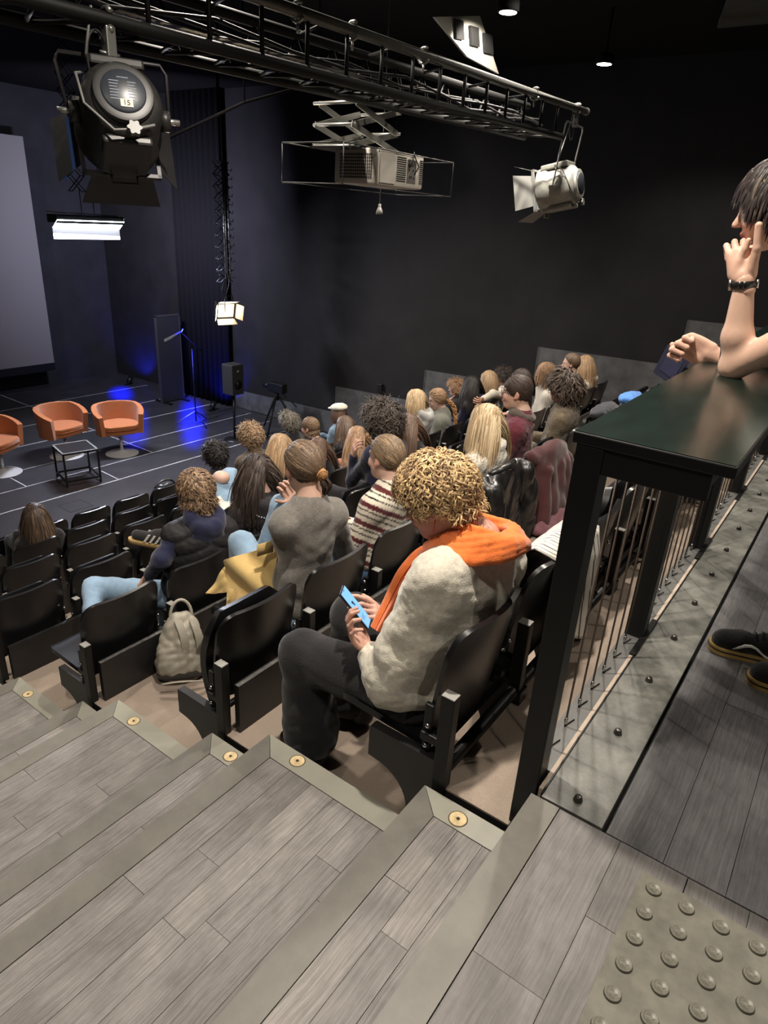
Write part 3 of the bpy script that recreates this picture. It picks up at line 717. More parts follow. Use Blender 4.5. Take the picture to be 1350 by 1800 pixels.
ao = bpy.data.objects.new('warm_lamp_light', al); COL.objects.link(ao); ao.matrix_world = Matrix.Translation(Vector(wl) + ax.to_3x3() @ Vector((0, .03, 0))) @ ax.to_3x3().normalized().to_4x4() @ Matrix.Rotation(math.radians(90), 4, 'X')
# cool LED bar
lb = ony((161, 398), 9.6); LBW = (ony((222, 395), 9.6) - ony((100, 375), 9.6))[0]
lbt = thing('led_soft_bar', 'long cool white glowing lamp bar hanging over the stage', 'stage light', lb, math.radians(2))
EMC = mat('cool_emitter', (1, 1, 1), .5, emit=(.86, .89, 1.0), estr=26)
FLC = mat('translucent_flap_glow', (.20, .20, .21), .6, emit=(.82, .84, 1), estr=.42)  # weak emission put in for the bar's light on its flaps
h = LBW / 2
MB().box((-h, -.02, .03), (h, .22, .14), .01).build('housing', METALB, lbt)
MB().grid(np.array([[(-h, -.03, .075), (h, -.03, .075)], [(-h, .10, -.03), (h, .10, -.03)]]), .004, False).build('emitter', EMC, lbt)
MB().grid(np.array([[(-h, .11, -.02), (h, .11, -.02)], [(-h, .11, -.18), (h, .11, -.18)]]), .004, False).build('lower_flap', FLC, lbt)
MB().prism([(-.03, .12), (.12, -.06), (.12, .03)], h, h + .004, 'x').build('end_flap', FLC, lbt)
MB().cyl((-h - .1, .05, .17), (h - .05, .05, .15), .008, 6).build('top_rod', SILVER, lbt)
lz = ony((150, 365), 9.6)[2] - lb[2]
for x in (-.08, .12): MB().cyl((x, .08, .14), (x, .08, .5), .006, 6).build('hanger_cable', CABLE, lbt)
pl2 = pantograph('dark scissor hanger above the cool lamp bar', lb[0] - .1, 9.7, lb[2] + .45, CEIL, 9, .10, mat('dark_lattice', (.03, .03, .035), .4, .5))
al = bpy.data.lights.new('led_bar_light', 'AREA'); al.energy = 230; al.color = (.82, .86, 1); al.shape = 'RECTANGLE'; al.size = LBW; al.size_y = .15
ao = bpy.data.objects.new('led_bar_light', al); COL.objects.link(ao); ao.location = lb + np.array((0, .02, -.06)); ao.rotation_euler = (math.radians(-32), 0, 0)
DRAPE0 = mat('matt_black_pipe', (.004, .004, .004), .9, spec=.1)
al = bpy.data.lights.new('added_wall_fill', 'AREA'); al.energy = 190; al.color = (.70, .70, 1); al.shape = 'RECTANGLE'; al.size = LBW; al.size_y = .15  # added fill, not part of the bar: brightens the back corner walls
ao = bpy.data.objects.new('added_wall_fill', al); COL.objects.link(ao); ao.location = lb + np.array((LBW / 2 + .05, .26, .08)); ao.rotation_euler = (math.radians(88), 0, math.radians(-48)); al.size = .5; al.spread = math.radians(130)
# second hanging light bar line of pipe in the dark
tag(MB().tube([ony((290, 245), 4.2), ony((430, 180), 4.2), ony((560, 145), 4.2)], .010, 8).cyl(ony((430, 180), 4.2), np.append(ony((430, 180), 4.2)[:2], CEIL), .006, 6).cyl(ony((560, 145), 4.2), np.append(ony((560, 145), 4.2)[:2], CEIL), .006, 6).build('flying_pipe', DRAPE0), 'thin dark pipe slung in the shadows behind the numbered lantern', 'pipe')

# ------------------------------------------------------------------ ceiling downlights in view
def downlight(px, zc, label):
    p = onz(px, zc); t = thing('downlight', label, 'ceiling light', p)
    MB().lathe([(.075, 0), (.085, .005), (.085, .07), (.05, .09), (.0, .09)], n=20).build('can', DRAPE0, t)
    MB().lathe([(.0, -.002), (.068, -.002), (.07, .004), (.0, .004)], n=20).build('lamp_face', mat('downlight_face', (1, .95, .85), .4, emit=(1, .93, .80), estr=30), t)
    MB().cyl((0, 0, .09), (0, 0, CEIL - zc), .012, 6).build('stem', DRAPE0, t)
    return p
d1 = downlight((1062, 113), 2.85, 'small bright round ceiling downlight alone in the dark at upper right')
d2 = downlight((893, 22), 2.9, 'bright round ceiling downlight beside the slotted pale panel')
spot('downlight_beam', d1 - (0, 0, .02), d1 - (0, 0, 3), 40, WARM, 110, .6, .05)
# pale slotted panel lit by the downlight
PNL = mat('pale_panel', (.42, .41, .36), .7)
pa = ony((790, 28), 3.6); pb = ony((880, 140), 3.35)
sp = thing('slotted_panel', 'pale ceiling panel with three dark slots lit from above', 'panel', pa)
def uvp(u, v): # quad traced in the plane of the panel
    A, B, C, D = [ony(q, 3.5) for q in ((762, 30), (842, 28), (875, 130), (820, 100))]
    return (A * (1 - u) + B * u) * (1 - v) + (D * (1 - u) + C * u) * v - pa
MB().grid(np.array([[uvp(u, v) for u in np.linspace(0, 1, 3)] for v in np.linspace(0, 1, 3)]), .02, False).build('sheet', PNL, sp)
for (u0, px) in [(0, (807, 52)), (1, (834, 64)), (2, (858, 77))]:
    c = ony(px, 3.47) - pa; kx = ony((px[0] + 7, px[1] + 2), 3.47) - pa - c; kz = ony((px[0] + 1, px[1] + 17), 3.47) - pa - c
    MB().obox(c, kx * 2, (0, .02, 0), kz * 2).build('slot', UNDER, sp)
spot('panel_downlight_beam', d2 + np.array((0, 0, -.02)), pa + np.array((.3, 0, -.6)), 160, WARM, 90, .4, .03)
# small sensor hanging in the dark under the projector
q = ony((667, 370), 3.6)
tag(MB().cyl(q, q + np.array((0, 0, .05)), .012, 8).cyl(q, np.array((q[0], q[1], CEIL)), .003, 6).lathe([(.03, -.03), (.025, 0), (.01, .03)], q, 12).build('hanging_sensor', mat('pale_sensor', (.2, .19, .17), .5)), 'tiny pale sensor hanging in the dark below the projector', 'sensor')

# ------------------------------------------------------------------ screen, stage furniture
SCR = mat('projection_screen_cloth', (.160, .152, .146), .8, spec=.2)
sc0 = ony((95, 637), 14.0); sc1 = ony((40, 240), 14.0)
s_ = thing('projection_screen', 'pale grey projection screen at the left behind the stage', 'screen', (2.0, 14.0, sc0[2]))
MB().box((-2.0, -.012, 0), (sc0[0] - 2.0, .012, sc1[2] - sc0[2])).build('screen_cloth', SCR, s_)
MB().box((-2.0, -.02, -.16), (sc0[0] - 2.0, .03, 0)).build('lower_border', METALB, s_)
spot('added_screen_fill', (4.0, 10.6, 3.15), (sc0[0] - 1.4, 14, .2), 200, (1.0, .95, .96), 95, .5, .1)  # added lamp with no fixture, only to brighten the screen
OR = mat('orange_felt', (.37, .122, .042), .85, var=.10, scale=40, bump=.15, bscale=180, sheen=.3, spec=.2)
ORD_ = mat('orange_felt_seam', (.35, .10, .03), .85)
CHR = mat('brushed_chair_base', (.52, .52, .53), .4, .25)
def tub_chair(px, rz, label):
    p = onz(px, STAGE); t = thing('tub_chair', label, 'armchair', p, rz, 'orange tub chairs on the stage')
    # shell: wall round the back and sides, open at the front (+y)
    nth, nz = 33, 7; Pm = np.zeros((nz, nth, 3)); 
    for i in range(nz):
        v = i / (nz - 1)
        for j in range(nth):
            a = math.radians(-120 + 240 * j / (nth - 1)) ; r = .318 + .030 * v
            f = max(0, (abs(math.degrees(a)) - 60) / 62); top = .80 - .13 * f ** 1.3
            Pm[i, j] = (r * math.sin(a) * 1.02, -r * math.cos(a), .365 + (top - .365) * v)
    o = MB().grid(Pm, .075).build('shell', OR, t); autosmooth(o, 60)
    def dshape(r, yf): return [(r * math.sin(a), -r * math.cos(a)) for a in np.radians(np.linspace(-114, 114, 25))] + [(.2, yf), (0, yf + .012), (-.2, yf)]
    def pad(z0, z1, r, yf):
        m_ = MB().prism(dshape(r, yf), z0, z1).mesh('pad'); bm = bmesh.new(); bm.from_mesh(m_); bpy.data.meshes.remove(m_)
        bmesh.ops.bevel(bm, geom=[e for e in bm.edges if abs(e.verts[0].co.z - e.verts[1].co.z) < 1e-5], offset=.014, segments=3, affect='EDGES', profile=.5); return MB().bm(bm, True)
    o = pad(.365, .45, .30, .185).build('seat_base', OR, t); autosmooth(o, 50)
    cu = pad(.445, .515, .298, .205).build('seat_cushion', OR, t); autosmooth(cu, 50)
    MB().tube([(q[0] * 1.002, q[1] * 1.002, .449) for q in dshape(.299, .207)], .004, 5, closed=True).build('piping', ORD_, cu)
    MB().cyl((0, 0, .02), (0, 0, .36), .026, 16).build('column', CHR, t)
    o = MB().lathe([(.0, 0), (.255, 0), (.258, .008), (.18, .024), (.06, .045), (.028, .07), (.0, .07)], n=40).build('base_disc', CHR, t); autosmooth(o, 50)
    return t
tub_chair((215, 797), math.radians(160), 'orange tub chair at the right, nearest the blue light')
tub_chair((118, 801), math.radians(188), 'orange tub chair in the middle, behind the black side table')
tub_chair((6, 831), math.radians(208), 'orange tub chair cut off by the left edge of the picture')
f1, f2, f3 = onz((97, 843), STAGE), onz((127, 852), STAGE), onz((181, 842), STAGE)
tw = .5; tcx, tcy = (f1[0] + f3[0]) / 2, (f1[1] + f3[1]) / 2
u = (f2 - f1)[:2]; v = (f3 - f2)[:2]; rz = math.atan2(v[1], v[0])
st = thing('side_table', 'black cube-frame side table in front of the tub chairs', 'table', (tcx, tcy, STAGE), rz)
hs = .235; H = .50
for sx in (-1, 1):
    for sy in (-1, 1): MB().box((sx * hs - .012, sy * hs - .012, 0), (sx * hs + .012, sy * hs + .012, H)).build('leg', METALB, st)
for z in (H - .012, .08):
    fm = MB()
    for s in (-1, 1): fm.box((-hs, s * hs - .012, z - .012), (hs, s * hs + .012, z + .012)).box((s * hs - .012, -hs, z - .012), (s * hs + .012, hs, z + .012))
    fm.build('frame_rail', METALB, st)
MB().box((-hs, -hs, H - .006), (hs, hs, H + .004)).build('table_top', mat('black_table_top', (.012, .012, .013), .35), st)
em = MB()
for s in (-1, 1): em.box((-hs - .012, s * hs - .013, H + .0005), (hs + .012, s * hs + .013, H + .005)).box((s * hs - .013, -hs, H + .0005), (s * hs + .013, hs, H + .005))
em.build('top_edge', mat('pale_worn_edge', (.22, .22, .22), .4), st)

# drape, flat, stands beside the stage
DRAPE = mat('black_drape', (.0065, .0062, .0068), .95, spec=.1)
x0, y0 = 9.2, 11.95
dp = np.zeros((2, 60, 3))
for j in range(60):
    s = j / 59; y = 11.95 - 1.5 * s
    dp[0, j] = (XW - .13 + .035 * math.sin(s * 60), y, STAGE + .02); dp[1, j] = (XW - .13 + .03 * math.sin(s * 60), y, CEIL)
tag(MB().grid(dp, .01).build('stage_drape', DRAPE), 'black floor-length drape at the side of the stage', 'curtain')
p = onz((352, 716), STAGE)
fp = thing('black_flat', 'tall narrow black flat standing beside the microphone stand', 'stage flat', (p[0] - .1, p[1] + .75, STAGE))
MB().box((-.28, -.02, .02), (.28, .02, 1.75), .004).build('sheet', mat('black_flat_sheet', (.009, .009, .010), .7), fp)
MB().box((-.29, -.03, 0), (-.27, .03, 1.76)).box((.27, -.03, 0), (.29, .03, 1.76)).box((-.29, -.03, 1.74), (.29, .03, 1.77)).build('frame', mat('flat_frame', (.03, .03, .03), .5), fp)
for s in (-1, 1): MB().box((s * .22 - .03, -.25, 0), (s * .22 + .03, .25, .03)).build('foot', METALB, fp)
# microphone boom stand
mp = onz((345, 745), STAGE); Ym = mp[1]
ms = thing('microphone_stand', 'black boom microphone stand beside the blue patch on the stage floor', 'microphone stand', mp)
j0 = ony((347, 612), Ym) - mp; j1 = ony((318, 584), Ym) - mp; j2 = ony((292, 599), Ym) - mp
MB().cyl((0, 0, .05), (0, 0, j0[2]), .013, 8).build('pole', METALB, ms)
for a in (20, 140, 260): MB().cyl((0, 0, .25), (.38 * math.cos(math.radians(a)), .38 * math.sin(math.radians(a)), .012), .010, 6).build('leg', METALB if a != 140 else HOOK, ms)
MB().tube([j0 + (.12, 0, -.06), j0, j1], .010, 8).build('boom_arm', METALB, ms)
mc = MB().tube([j1, j2], [.022, .036], 10).sphere(j2, .038, 10, 8).build('microphone', mat('foam_mic', (.05, .05, .05), .9), ms)
MB().cyl(j1 - (.0, 0, .02), j1 + (.05, 0, .05), .012, 8).build('mic_clip', HOOK, ms)
# speaker on round-base stand
sp_ = onz((413, 773), STAGE); Ys = sp_[1]
ss = thing('speaker_stand', 'black speaker on a round-base pole at the edge of the stage', 'loudspeaker', sp_)
MB().lathe([(.0, 0), (.19, 0), (.19, .012), (.03, .025), (.0, .025)], n=28).build('base_plate', METALB, ss)
tz = ony((405, 640), Ys)[2] - sp_[2]
MB().cyl((0, 0, .02), (0, 0, tz - .5), .02, 10).build('pole', METALB, ss)
MB().box((-.13, -.13, tz - .52), (.13, .13, tz), .01).build('cabinet', mat('speaker_cabinet', (.012, .012, .013), .6), ss)
MB().lathe([(.085, -.137), (.078, -.131), (.03, -.128), (.0, -.136)], (0, 0, tz - .34), n=20, axis='y').build('driver', METALB, ss)
MB().lathe([(.03, -.137), (.0, -.134)], (0, 0, tz - .12), n=14, axis='y').build('tweeter', DULL, ss)
# video tripod
tp = onz((487, 760), STAGE); Yt = tp[1]
vt = thing('video_tripod', 'black video camera on a tripod against the dark side wall', 'tripod', tp)
hz = ony((480, 700), Yt)[2] - tp[2]
for a in (80, 200, 320):
    c_, s2 = math.cos(math.radians(a)), math.sin(math.radians(a))
    MB().tube([(.05 * c_, .05 * s2, hz), (.42 * c_, .42 * s2, .02)], [.022, .013], 8).build('leg', METALB, vt)
MB().cyl((0, 0, hz - .05), (0, 0, hz + .1), .04, 10).build('head', METALB, vt)
MB().box((-.07, -.2, hz + .1), (.07, .18, hz + .27), .015).cyl((0, .18, hz + .18), (0, .32, hz + .18), .05, 12).build('camera_body', METALB, vt)
MB().tube([(0, -.15, hz + .1), (.1, -.4, hz - .12)], .01, 6).build('pan_handle', METALB, vt)
MB().tube([(.1, 0, hz), (.16, -.05, hz * .6), (.05, -.1, hz * .35), (.15, -.15, hz * .5), (.1, -.05, hz * .8)], .006, 6).build('white_cable', mat('white_cable', (.5, .5, .5), .5), vt)
# blue floor lamps behind the drape line
for i, (px, nm) in enumerate([((226, 676), 'small black floor lamp washing the far corner of the wall blue'), ((372, 722), 'small black floor lamp shining blue beside the drape')]):
    q = onz(px, STAGE); q = np.array((min(q[0], 9.05), q[1], STAGE))
    t = thing('blue_floor_lamp', nm, 'stage light', q)
    MB().box((-.07, -.05, .0), (.07, .05, .02)).cyl((0, 0, .02), (0, 0, .06), .02, 8).build('stand', METALB, t)
    MB().cyl((.0, 0, .05), (.10, .02, .16), .055, 14).build('can', METALB, t)
    spot('blue_lamp_light', q + (.12, .02, .19), q + (.34, .1, .42), 55, (.02, .03, 1.0), 120, .6, .05)
for px, pw, el_ in [((213, 692), 50000, 3.5), ((236, 742), 26000, 8.0), ((337, 738), 56000, 9.0)]:
    q = onz(px, STAGE); so_ = spot('blue_wash', (q[0], q[1], 1.4), (q[0], q[1], STAGE), pw * .5, (.003, .010, 1.0), 6.9, 1.0, .14)  # unseen overhead spots, no fixtures, stretched to shape the blue streaks
    so_.rotation_euler = (0, 0, math.atan2(q[1], q[0])); so_.scale = (el_, 1, 1)
q = ony((132, 640), YB); spot('blue_wash', (q[0] - .2, YB - 1.2, q[2] + 1.5), q, 40, (.03, .05, 1.0), 26, .8, .1)  # unseen spot, no fixture, makes the blue patch on the back wall
# wall socket box
q = onx((668, 684), XW - .03)
tag(MB().box(q + (-.02, -.05, -.09), q + (.02, .05, .09), .006).sphere(q + (-.022, 0, .03), .012, 8, 6).sphere(q + (-.022, 0, -.05), .012, 8, 6).build('wall_box', METALB), 'small black switch box on the side wall above the audience', 'switch box')
# ------------------------------------------------------------------ soft bodies: smooth blended volumes turned into one skin
def nrm(v): v = np.asarray(v, float); return v / (np.linalg.norm(v) + 1e-12)
V3 = lambda *a: np.array(a, float)
class Vol:
    def __init__(s): s.p = []
    def cap(s, a, b, ra, rb=None, k=.02):
        a = np.array(a, float); b = np.array(b, float); rb = ra if rb is None else rb
        lo = np.minimum(a - ra, b - rb); hi = np.maximum(a + ra, b + rb); s.p.append(('c', (a, b, ra, rb), lo, hi, k)); return s
    def chain(s, pts, rs, k=.02):
        for i in range(len(pts) - 1): s.cap(pts[i], pts[i + 1], rs[i], rs[i + 1], k)
        return s
    def ell(s, c, r, R=None, k=.02, sub=False):
        c = np.array(c, float); r = np.array(r, float); R = np.eye(3) if R is None else R; m = np.abs(R) @ r
        s.p.append(('s' if sub else 'e', (c, r, R), c - m, c + m, k)); return s
    def inflate(s, d):
        o = Vol()
        for t, a, lo, hi, k in s.p:
            if t == 'c': o.p.append((t, (a[0], a[1], a[2] + d, a[3] + d), lo - d, hi + d, k))
            else: o.p.append((t, (a[0], a[1] + d, a[2]), lo - d, hi + d, k))
        return o
    def mesh(s, h):
        add = [q for q in s.p if q[0] != 's']
        lo = np.min([q[2] for q in add], 0) - 3 * h; hi = np.max([q[3] for q in add], 0) + 3 * h
        n = np.ceil((hi - lo) / h).astype(int) + 1
        D = np.full(n, .5, np.float32)
        for t, a, bl, bh, k in s.p:
            m = k + 2 * h
            i0 = np.maximum(0, np.floor((bl - m - lo) / h).astype(int)); i1 = np.minimum(n, np.ceil((bh + m - lo) / h).astype(int) + 1)
            if np.any(i1 <= i0): continue
            ax = [lo[d] + h * np.arange(i0[d], i1[d]) for d in range(3)]
            X, Y, Z = ax[0][:, None, None], ax[1][None, :, None], ax[2][None, None, :]
            if t == 'c':
                A, B, ra, rb = a; ab = B - A; L2 = float(ab @ ab) + 1e-12
                u = np.clip(((X - A[0]) * ab[0] + (Y - A[1]) * ab[1] + (Z - A[2]) * ab[2]) / L2, 0, 1)
                d = np.sqrt((X - A[0] - u * ab[0]) ** 2 + (Y - A[1] - u * ab[1]) ** 2 + (Z - A[2] - u * ab[2]) ** 2) - (ra + (rb - ra) * u)
            else:
                c, r, R = a; x, y, z = X - c[0], Y - c[1], Z - c[2]
                q = [(R[0, j] * x + R[1, j] * y + R[2, j] * z) / r[j] for j in range(3)]
                k0 = np.sqrt(q[0] ** 2 + q[1] ** 2 + q[2] ** 2) + 1e-9; k1 = np.sqrt((q[0] / r[0]) ** 2 + (q[1] / r[1]) ** 2 + (q[2] / r[2]) ** 2) + 1e-9
                d = k0 * (k0 - 1) / k1
            sl = tuple(slice(i0[j], i1[j]) for j in range(3)); O = D[sl]; kk = max(k, 1e-4)
            if t == 's':
                hh = np.clip(.5 - .5 * (O + d) / kk, 0, 1); D[sl] = O * (1 - hh) + (-d) * hh + kk * hh * (1 - hh)
            else:
                hh = np.clip(.5 + .5 * (O - d) / kk, 0, 1); D[sl] = O * (1 - hh) + d * hh - kk * hh * (1 - hh)
        return surfnet(D, lo, h)
def surfnet(D, lo, h):
    ins = D < 0; nx, ny, nz = D.shape
    c = np.zeros((nx - 1, ny - 1, nz - 1), np.uint8)
    for i in (0, 1):
        for j in (0, 1):
            for k in (0, 1): c += ins[i:nx - 1 + i, j:ny - 1 + j, k:nz - 1 + k]
    act = (c > 0) & (c < 8); I, J, K = np.nonzero(act); idx = np.full(act.shape, -1, np.int64); idx[I, J, K] = np.arange(len(I))
    S = np.zeros((len(I), 3)); W = np.zeros(len(I))
    cor = [(i, j, k) for i in (0, 1) for j in (0, 1) for k in (0, 1)]
    for a in cor:
        for d in range(3):
            if a[d]: continue
            b = list(a); b[d] = 1
            da = D[I + a[0], J + a[1], K + a[2]]; db = D[I + b[0], J + b[1], K + b[2]]; m = (da < 0) != (db < 0)
            t = np.where(m, da / np.where(m, da - db, 1), 0)
            p = np.tile(np.array(a, float), (len(I), 1)); p[:, d] += t
            S += p * m[:, None]; W += m
    V = (S / W[:, None] + np.stack([I, J, K], 1)) * h + lo
    F = []
    for d in range(3):
        sl0 = [slice(None)] * 3; sl1 = [slice(None)] * 3; sl0[d] = slice(0, -1); sl1[d] = slice(1, None)
        m = ins[tuple(sl0)] != ins[tuple(sl1)]; P = np.stack(np.nonzero(m), 1); e, f = [q for q in range(3) if q != d]
        P = P[(P[:, e] > 0) & (P[:, f] > 0)]
        A = ins[P[:, 0], P[:, 1], P[:, 2]]
        def g(de, df):
            Q = P.copy(); Q[:, e] -= de; Q[:, f] -= df
            Q = np.minimum(Q, np.array(idx.shape) - 1); return idx[Q[:, 0], Q[:, 1], Q[:, 2]]
        q = np.stack([g(1, 1), g(0, 1), g(0, 0), g(1, 0)], 1)
        flip = A if d != 1 else ~A
        q[~flip] = q[~flip][:, ::-1]; F.append(q)
    F = np.concatenate(F); F = F[(F >= 0).all(1)]
    return V, F
def vnormals(V, F):
    n = np.cross(V[F[:, 2]] - V[F[:, 0]], V[F[:, 3]] - V[F[:, 1]]); N = np.zeros_like(V)
    for j in range(4): np.add.at(N, F[:, j], n)
    return N / (np.linalg.norm(N, axis=1, keepdims=True) + 1e-12)
def wrinkle(V, F, amp, freq, seed, dirv=None):
    r = np.random.default_rng(seed); N = vnormals(V, F); d = np.zeros(len(V))
    for i in range(5):
        k = r.normal(size=3); k = k / np.linalg.norm(k) * freq * r.uniform(.6, 1.6)
        if dirv is not None: k = k * .4 + np.asarray(dirv) * freq * r.uniform(.5, 1)
        w = r.normal(size=3) * freq * .5
        d += (np.abs(np.sin(V @ k + 1.6 * np.sin(V @ w + r.uniform(0, 6)) + r.uniform(0, 6))) ** 1.5 - .4) * amp / 2.2
    return V + N * d[:, None]
def mesh_np(name, V, F, material, col=None, smooth=True):
    V = np.asarray(V, np.float32); F = np.asarray(F, np.int32); n, k = F.shape
    me = bpy.data.meshes.new(name); me.vertices.add(len(V)); me.vertices.foreach_set('co', V.ravel())
    me.loops.add(n * k); me.loops.foreach_set('vertex_index', F.ravel()); me.polygons.add(n)
    me.polygons.foreach_set('loop_start', np.arange(0, n * k, k, dtype=np.int32))
    me.polygons.foreach_set('use_smooth', np.full(n, smooth))
    if col is not None:
        a = me.color_attributes.new('Col', 'FLOAT_COLOR', 'POINT'); c = np.ones((len(V), 4), np.float32); c[:, :3] = col; a.data.foreach_set('color', c.ravel())
    me.update(calc_edges=True); me.validate(); me.materials.append(material); return me
def put(name, V, F, material, root, col=None):
    V = np.asarray(V) - np.array(root.location)[None, :]
    return link(name, mesh_np(name, V, F, material, col), root)

SKIN = vcol_mat('skin', .48, spec=.35)
HAIRM = vcol_mat('hair', .50, spec=.28)
CLOTHV = vcol_mat('patterned_knit', .9, sheen=.2, bump=.3, bscale=260, spec=.15)

# ---- head -----------------------------------------------------------------
def rot_head(yaw, nod=0, tilt=0):
    """columns: right, forward, up. yaw: heading of the forward direction (0 = +y, positive = towards +x)"""
    f = V3(math.sin(yaw), math.cos(yaw), 0); r = V3(math.cos(yaw), -math.sin(yaw), 0); u = V3(0, 0, 1)
    cn, sn = math.cos(nod), math.sin(nod); f2 = f * cn - u * sn; u2 = u * cn + f * sn
    ct, st_ = math.cos(tilt), math.sin(tilt); r3 = r * ct - u2 * st_; u3 = u2 * ct + r * st_
    return np.stack([r3, f2, u3], 1)
def head_vol(v, c, R, neck, fine=False):
    L = lambda x, y, z: c + R @ V3(x, y, z)
    v.ell(L(0, -.012, .03), (.074, .094, .088), R, .02).ell(L(0, .028, -.03), (.058, .060, .082), R, .025)
    v.ell(L(0, .048, -.088), (.034, .034, .028), R, .03)
    v.ell(L(0, .01, -.055), (.055, .05, .05), R, .03)
    v.ell(L(0, .074, .024), (.05, .016, .010), R, .02)
    for s in (-1, 1):
        v.ell(L(s * .030, .096, .004), (.017, .012, .009), R, .012, sub=True)
        v.ell(L(s * .035, .066, -.03), (.022, .02, .02), R, .02)
        v.ell(L(s * .078, -.006, -.004), (.008, .019, .031), R, .006)
        v.ell(L(s * .080, .006, -.024), (.007, .010, .012), R, .006)
    v.cap(L(0, .086, .006), L(0, .106, -.028), .0075, .0125, .010)
    v.ell(L(0, .088, -.060), (.022, .011, .0085), R, .008)
    v.cap(L(0, -.022, -.04), neck, .053, .057, .03)
def head_col(V, c, R, skin, lips=(.42, .13, .11), brow=(.10, .06, .035), flush=.10):
    q = (V - c) @ R; col = np.tile(np.array(skin), (len(V), 1)); x, y, z = q[:, 0], q[:, 1], q[:, 2]
    near = np.linalg.norm(q, axis=1) < .16
    m = near & (np.abs(x) < .023) & (np.abs(z + .060) < .0085) & (y > .075); col[m] = lips
    ax = np.abs(x)
    m = near & (np.abs(ax - .032) < .021) & (np.abs(z - .026 + (ax - .032) ** 2 * 6) < .005) & (y > .055); col[m] = brow
    m = near & (np.abs(ax - .030) < .013) & (np.abs(z - .004) < .006) & (y > .07); col[m] = (.55, .5, .47)
    m = near & (np.abs(ax - .030) < .006) & (np.abs(z - .004) < .006) & (y > .07); col[m] = (.03, .02, .015)
    m = near & (ax > .072) & (np.abs(y) < .03) & (np.abs(z) < .045); col[m] = np.array(skin) * (1.0, .80, .78)
    m = near & (np.hypot(ax - .042, z + .032) < .022) & (y > .03); col[m] = np.array(skin) * (1, 1 - flush, 1 - flush)
    return col

# ---- hands ----------------------------------------------------------------
def hand_vol(v, wrist, palmdir, palmnorm, curl=.5, thumb_side=1, thumb_curl=.3, curls=None, scale=1.0, spread=1.0, thumb_dir=None):
    """palmdir: wrist to knuckles; palmnorm: out of the palm; thumb_side +1: thumb towards cross(palmdir, palmnorm)"""
    d = nrm(palmdir); n = nrm(np.asarray(palmnorm) - d * np.dot(palmnorm, d)); s = np.cross(d, n) * thumb_side
    w = np.array(wrist, float); k = scale
    v.cap(w - d * .03 * k, w + d * .012 * k, .0245 * k, .020 * k, .015).ell(w + d * .012 * k, (.029 * k, .03 * k, .019 * k), np.stack([s, d, n], 1), .015)
    for i, (o, ln) in enumerate([(.030, .088), (.010, .092), (-.010, .088), (-.029, .080)]):
        v.cap(w + s * o * k * .75 + d * .012 * k, w + s * o * k + d * ln * .93 * k, .0125 * k, .0105 * k, .010)
    v.ell(w + d * .05 * k - n * .000, (.036 * k, .045 * k, .0135 * k), np.stack([s, d, n], 1), .012)
    v.ell(w + d * .035 * k + s * .022 * k + n * .008, (.018 * k, .030 * k, .014 * k), np.stack([s, d, n], 1), .010)
    ends = []
    for i, (o, ln, l3) in enumerate([(.030, .088, (.044, .027, .022)), (.010, .092, (.048, .030, .023)), (-.010, .088, (.044, .028, .022)), (-.029, .080, (.035, .022, .020))]):
        cu = (curls[i] if curls else curl); p = w + s * o * k + d * ln * k; ang = cu * .75; fan = (1.5 - i) * .05 * spread
        rr = [.0092, .0086, .0080, .0068] if i < 3 else [.0082, .0076, .0070, .0060]
        for j, l in enumerate(l3):
            dd = nrm(d * math.cos(ang) + n * math.sin(ang) + s * fan); q = p + dd * l * k
            v.cap(p, q, rr[j] * k, rr[j + 1] * k, .0025); p = q; ang += cu * 1.15
        ends.append(p)
    t0 = w + s * .026 * k + d * .022 * k + n * .006
    td = nrm(d * .62 + s * .72 + n * .25) if thumb_dir is None else nrm(thumb_dir)
    t1 = t0 + td * .042 * k; td2 = nrm(td * math.cos(thumb_curl) + (d * .8 + n * .5) * math.sin(thumb_curl)); t2 = t1 + td2 * .033 * k
    td3 = nrm(td2 * math.cos(thumb_curl) + (d * .7 + n * .6) * math.sin(thumb_curl)); t3 = t2 + td3 * .024 * k
    v.cap(t0, t1, .0135 * k, .0108 * k, .012); v.cap(t1, t2, .0105 * k, .0095 * k, .003); v.cap(t2, t3, .0095 * k, .0075 * k, .003)
    return ends + [t3]

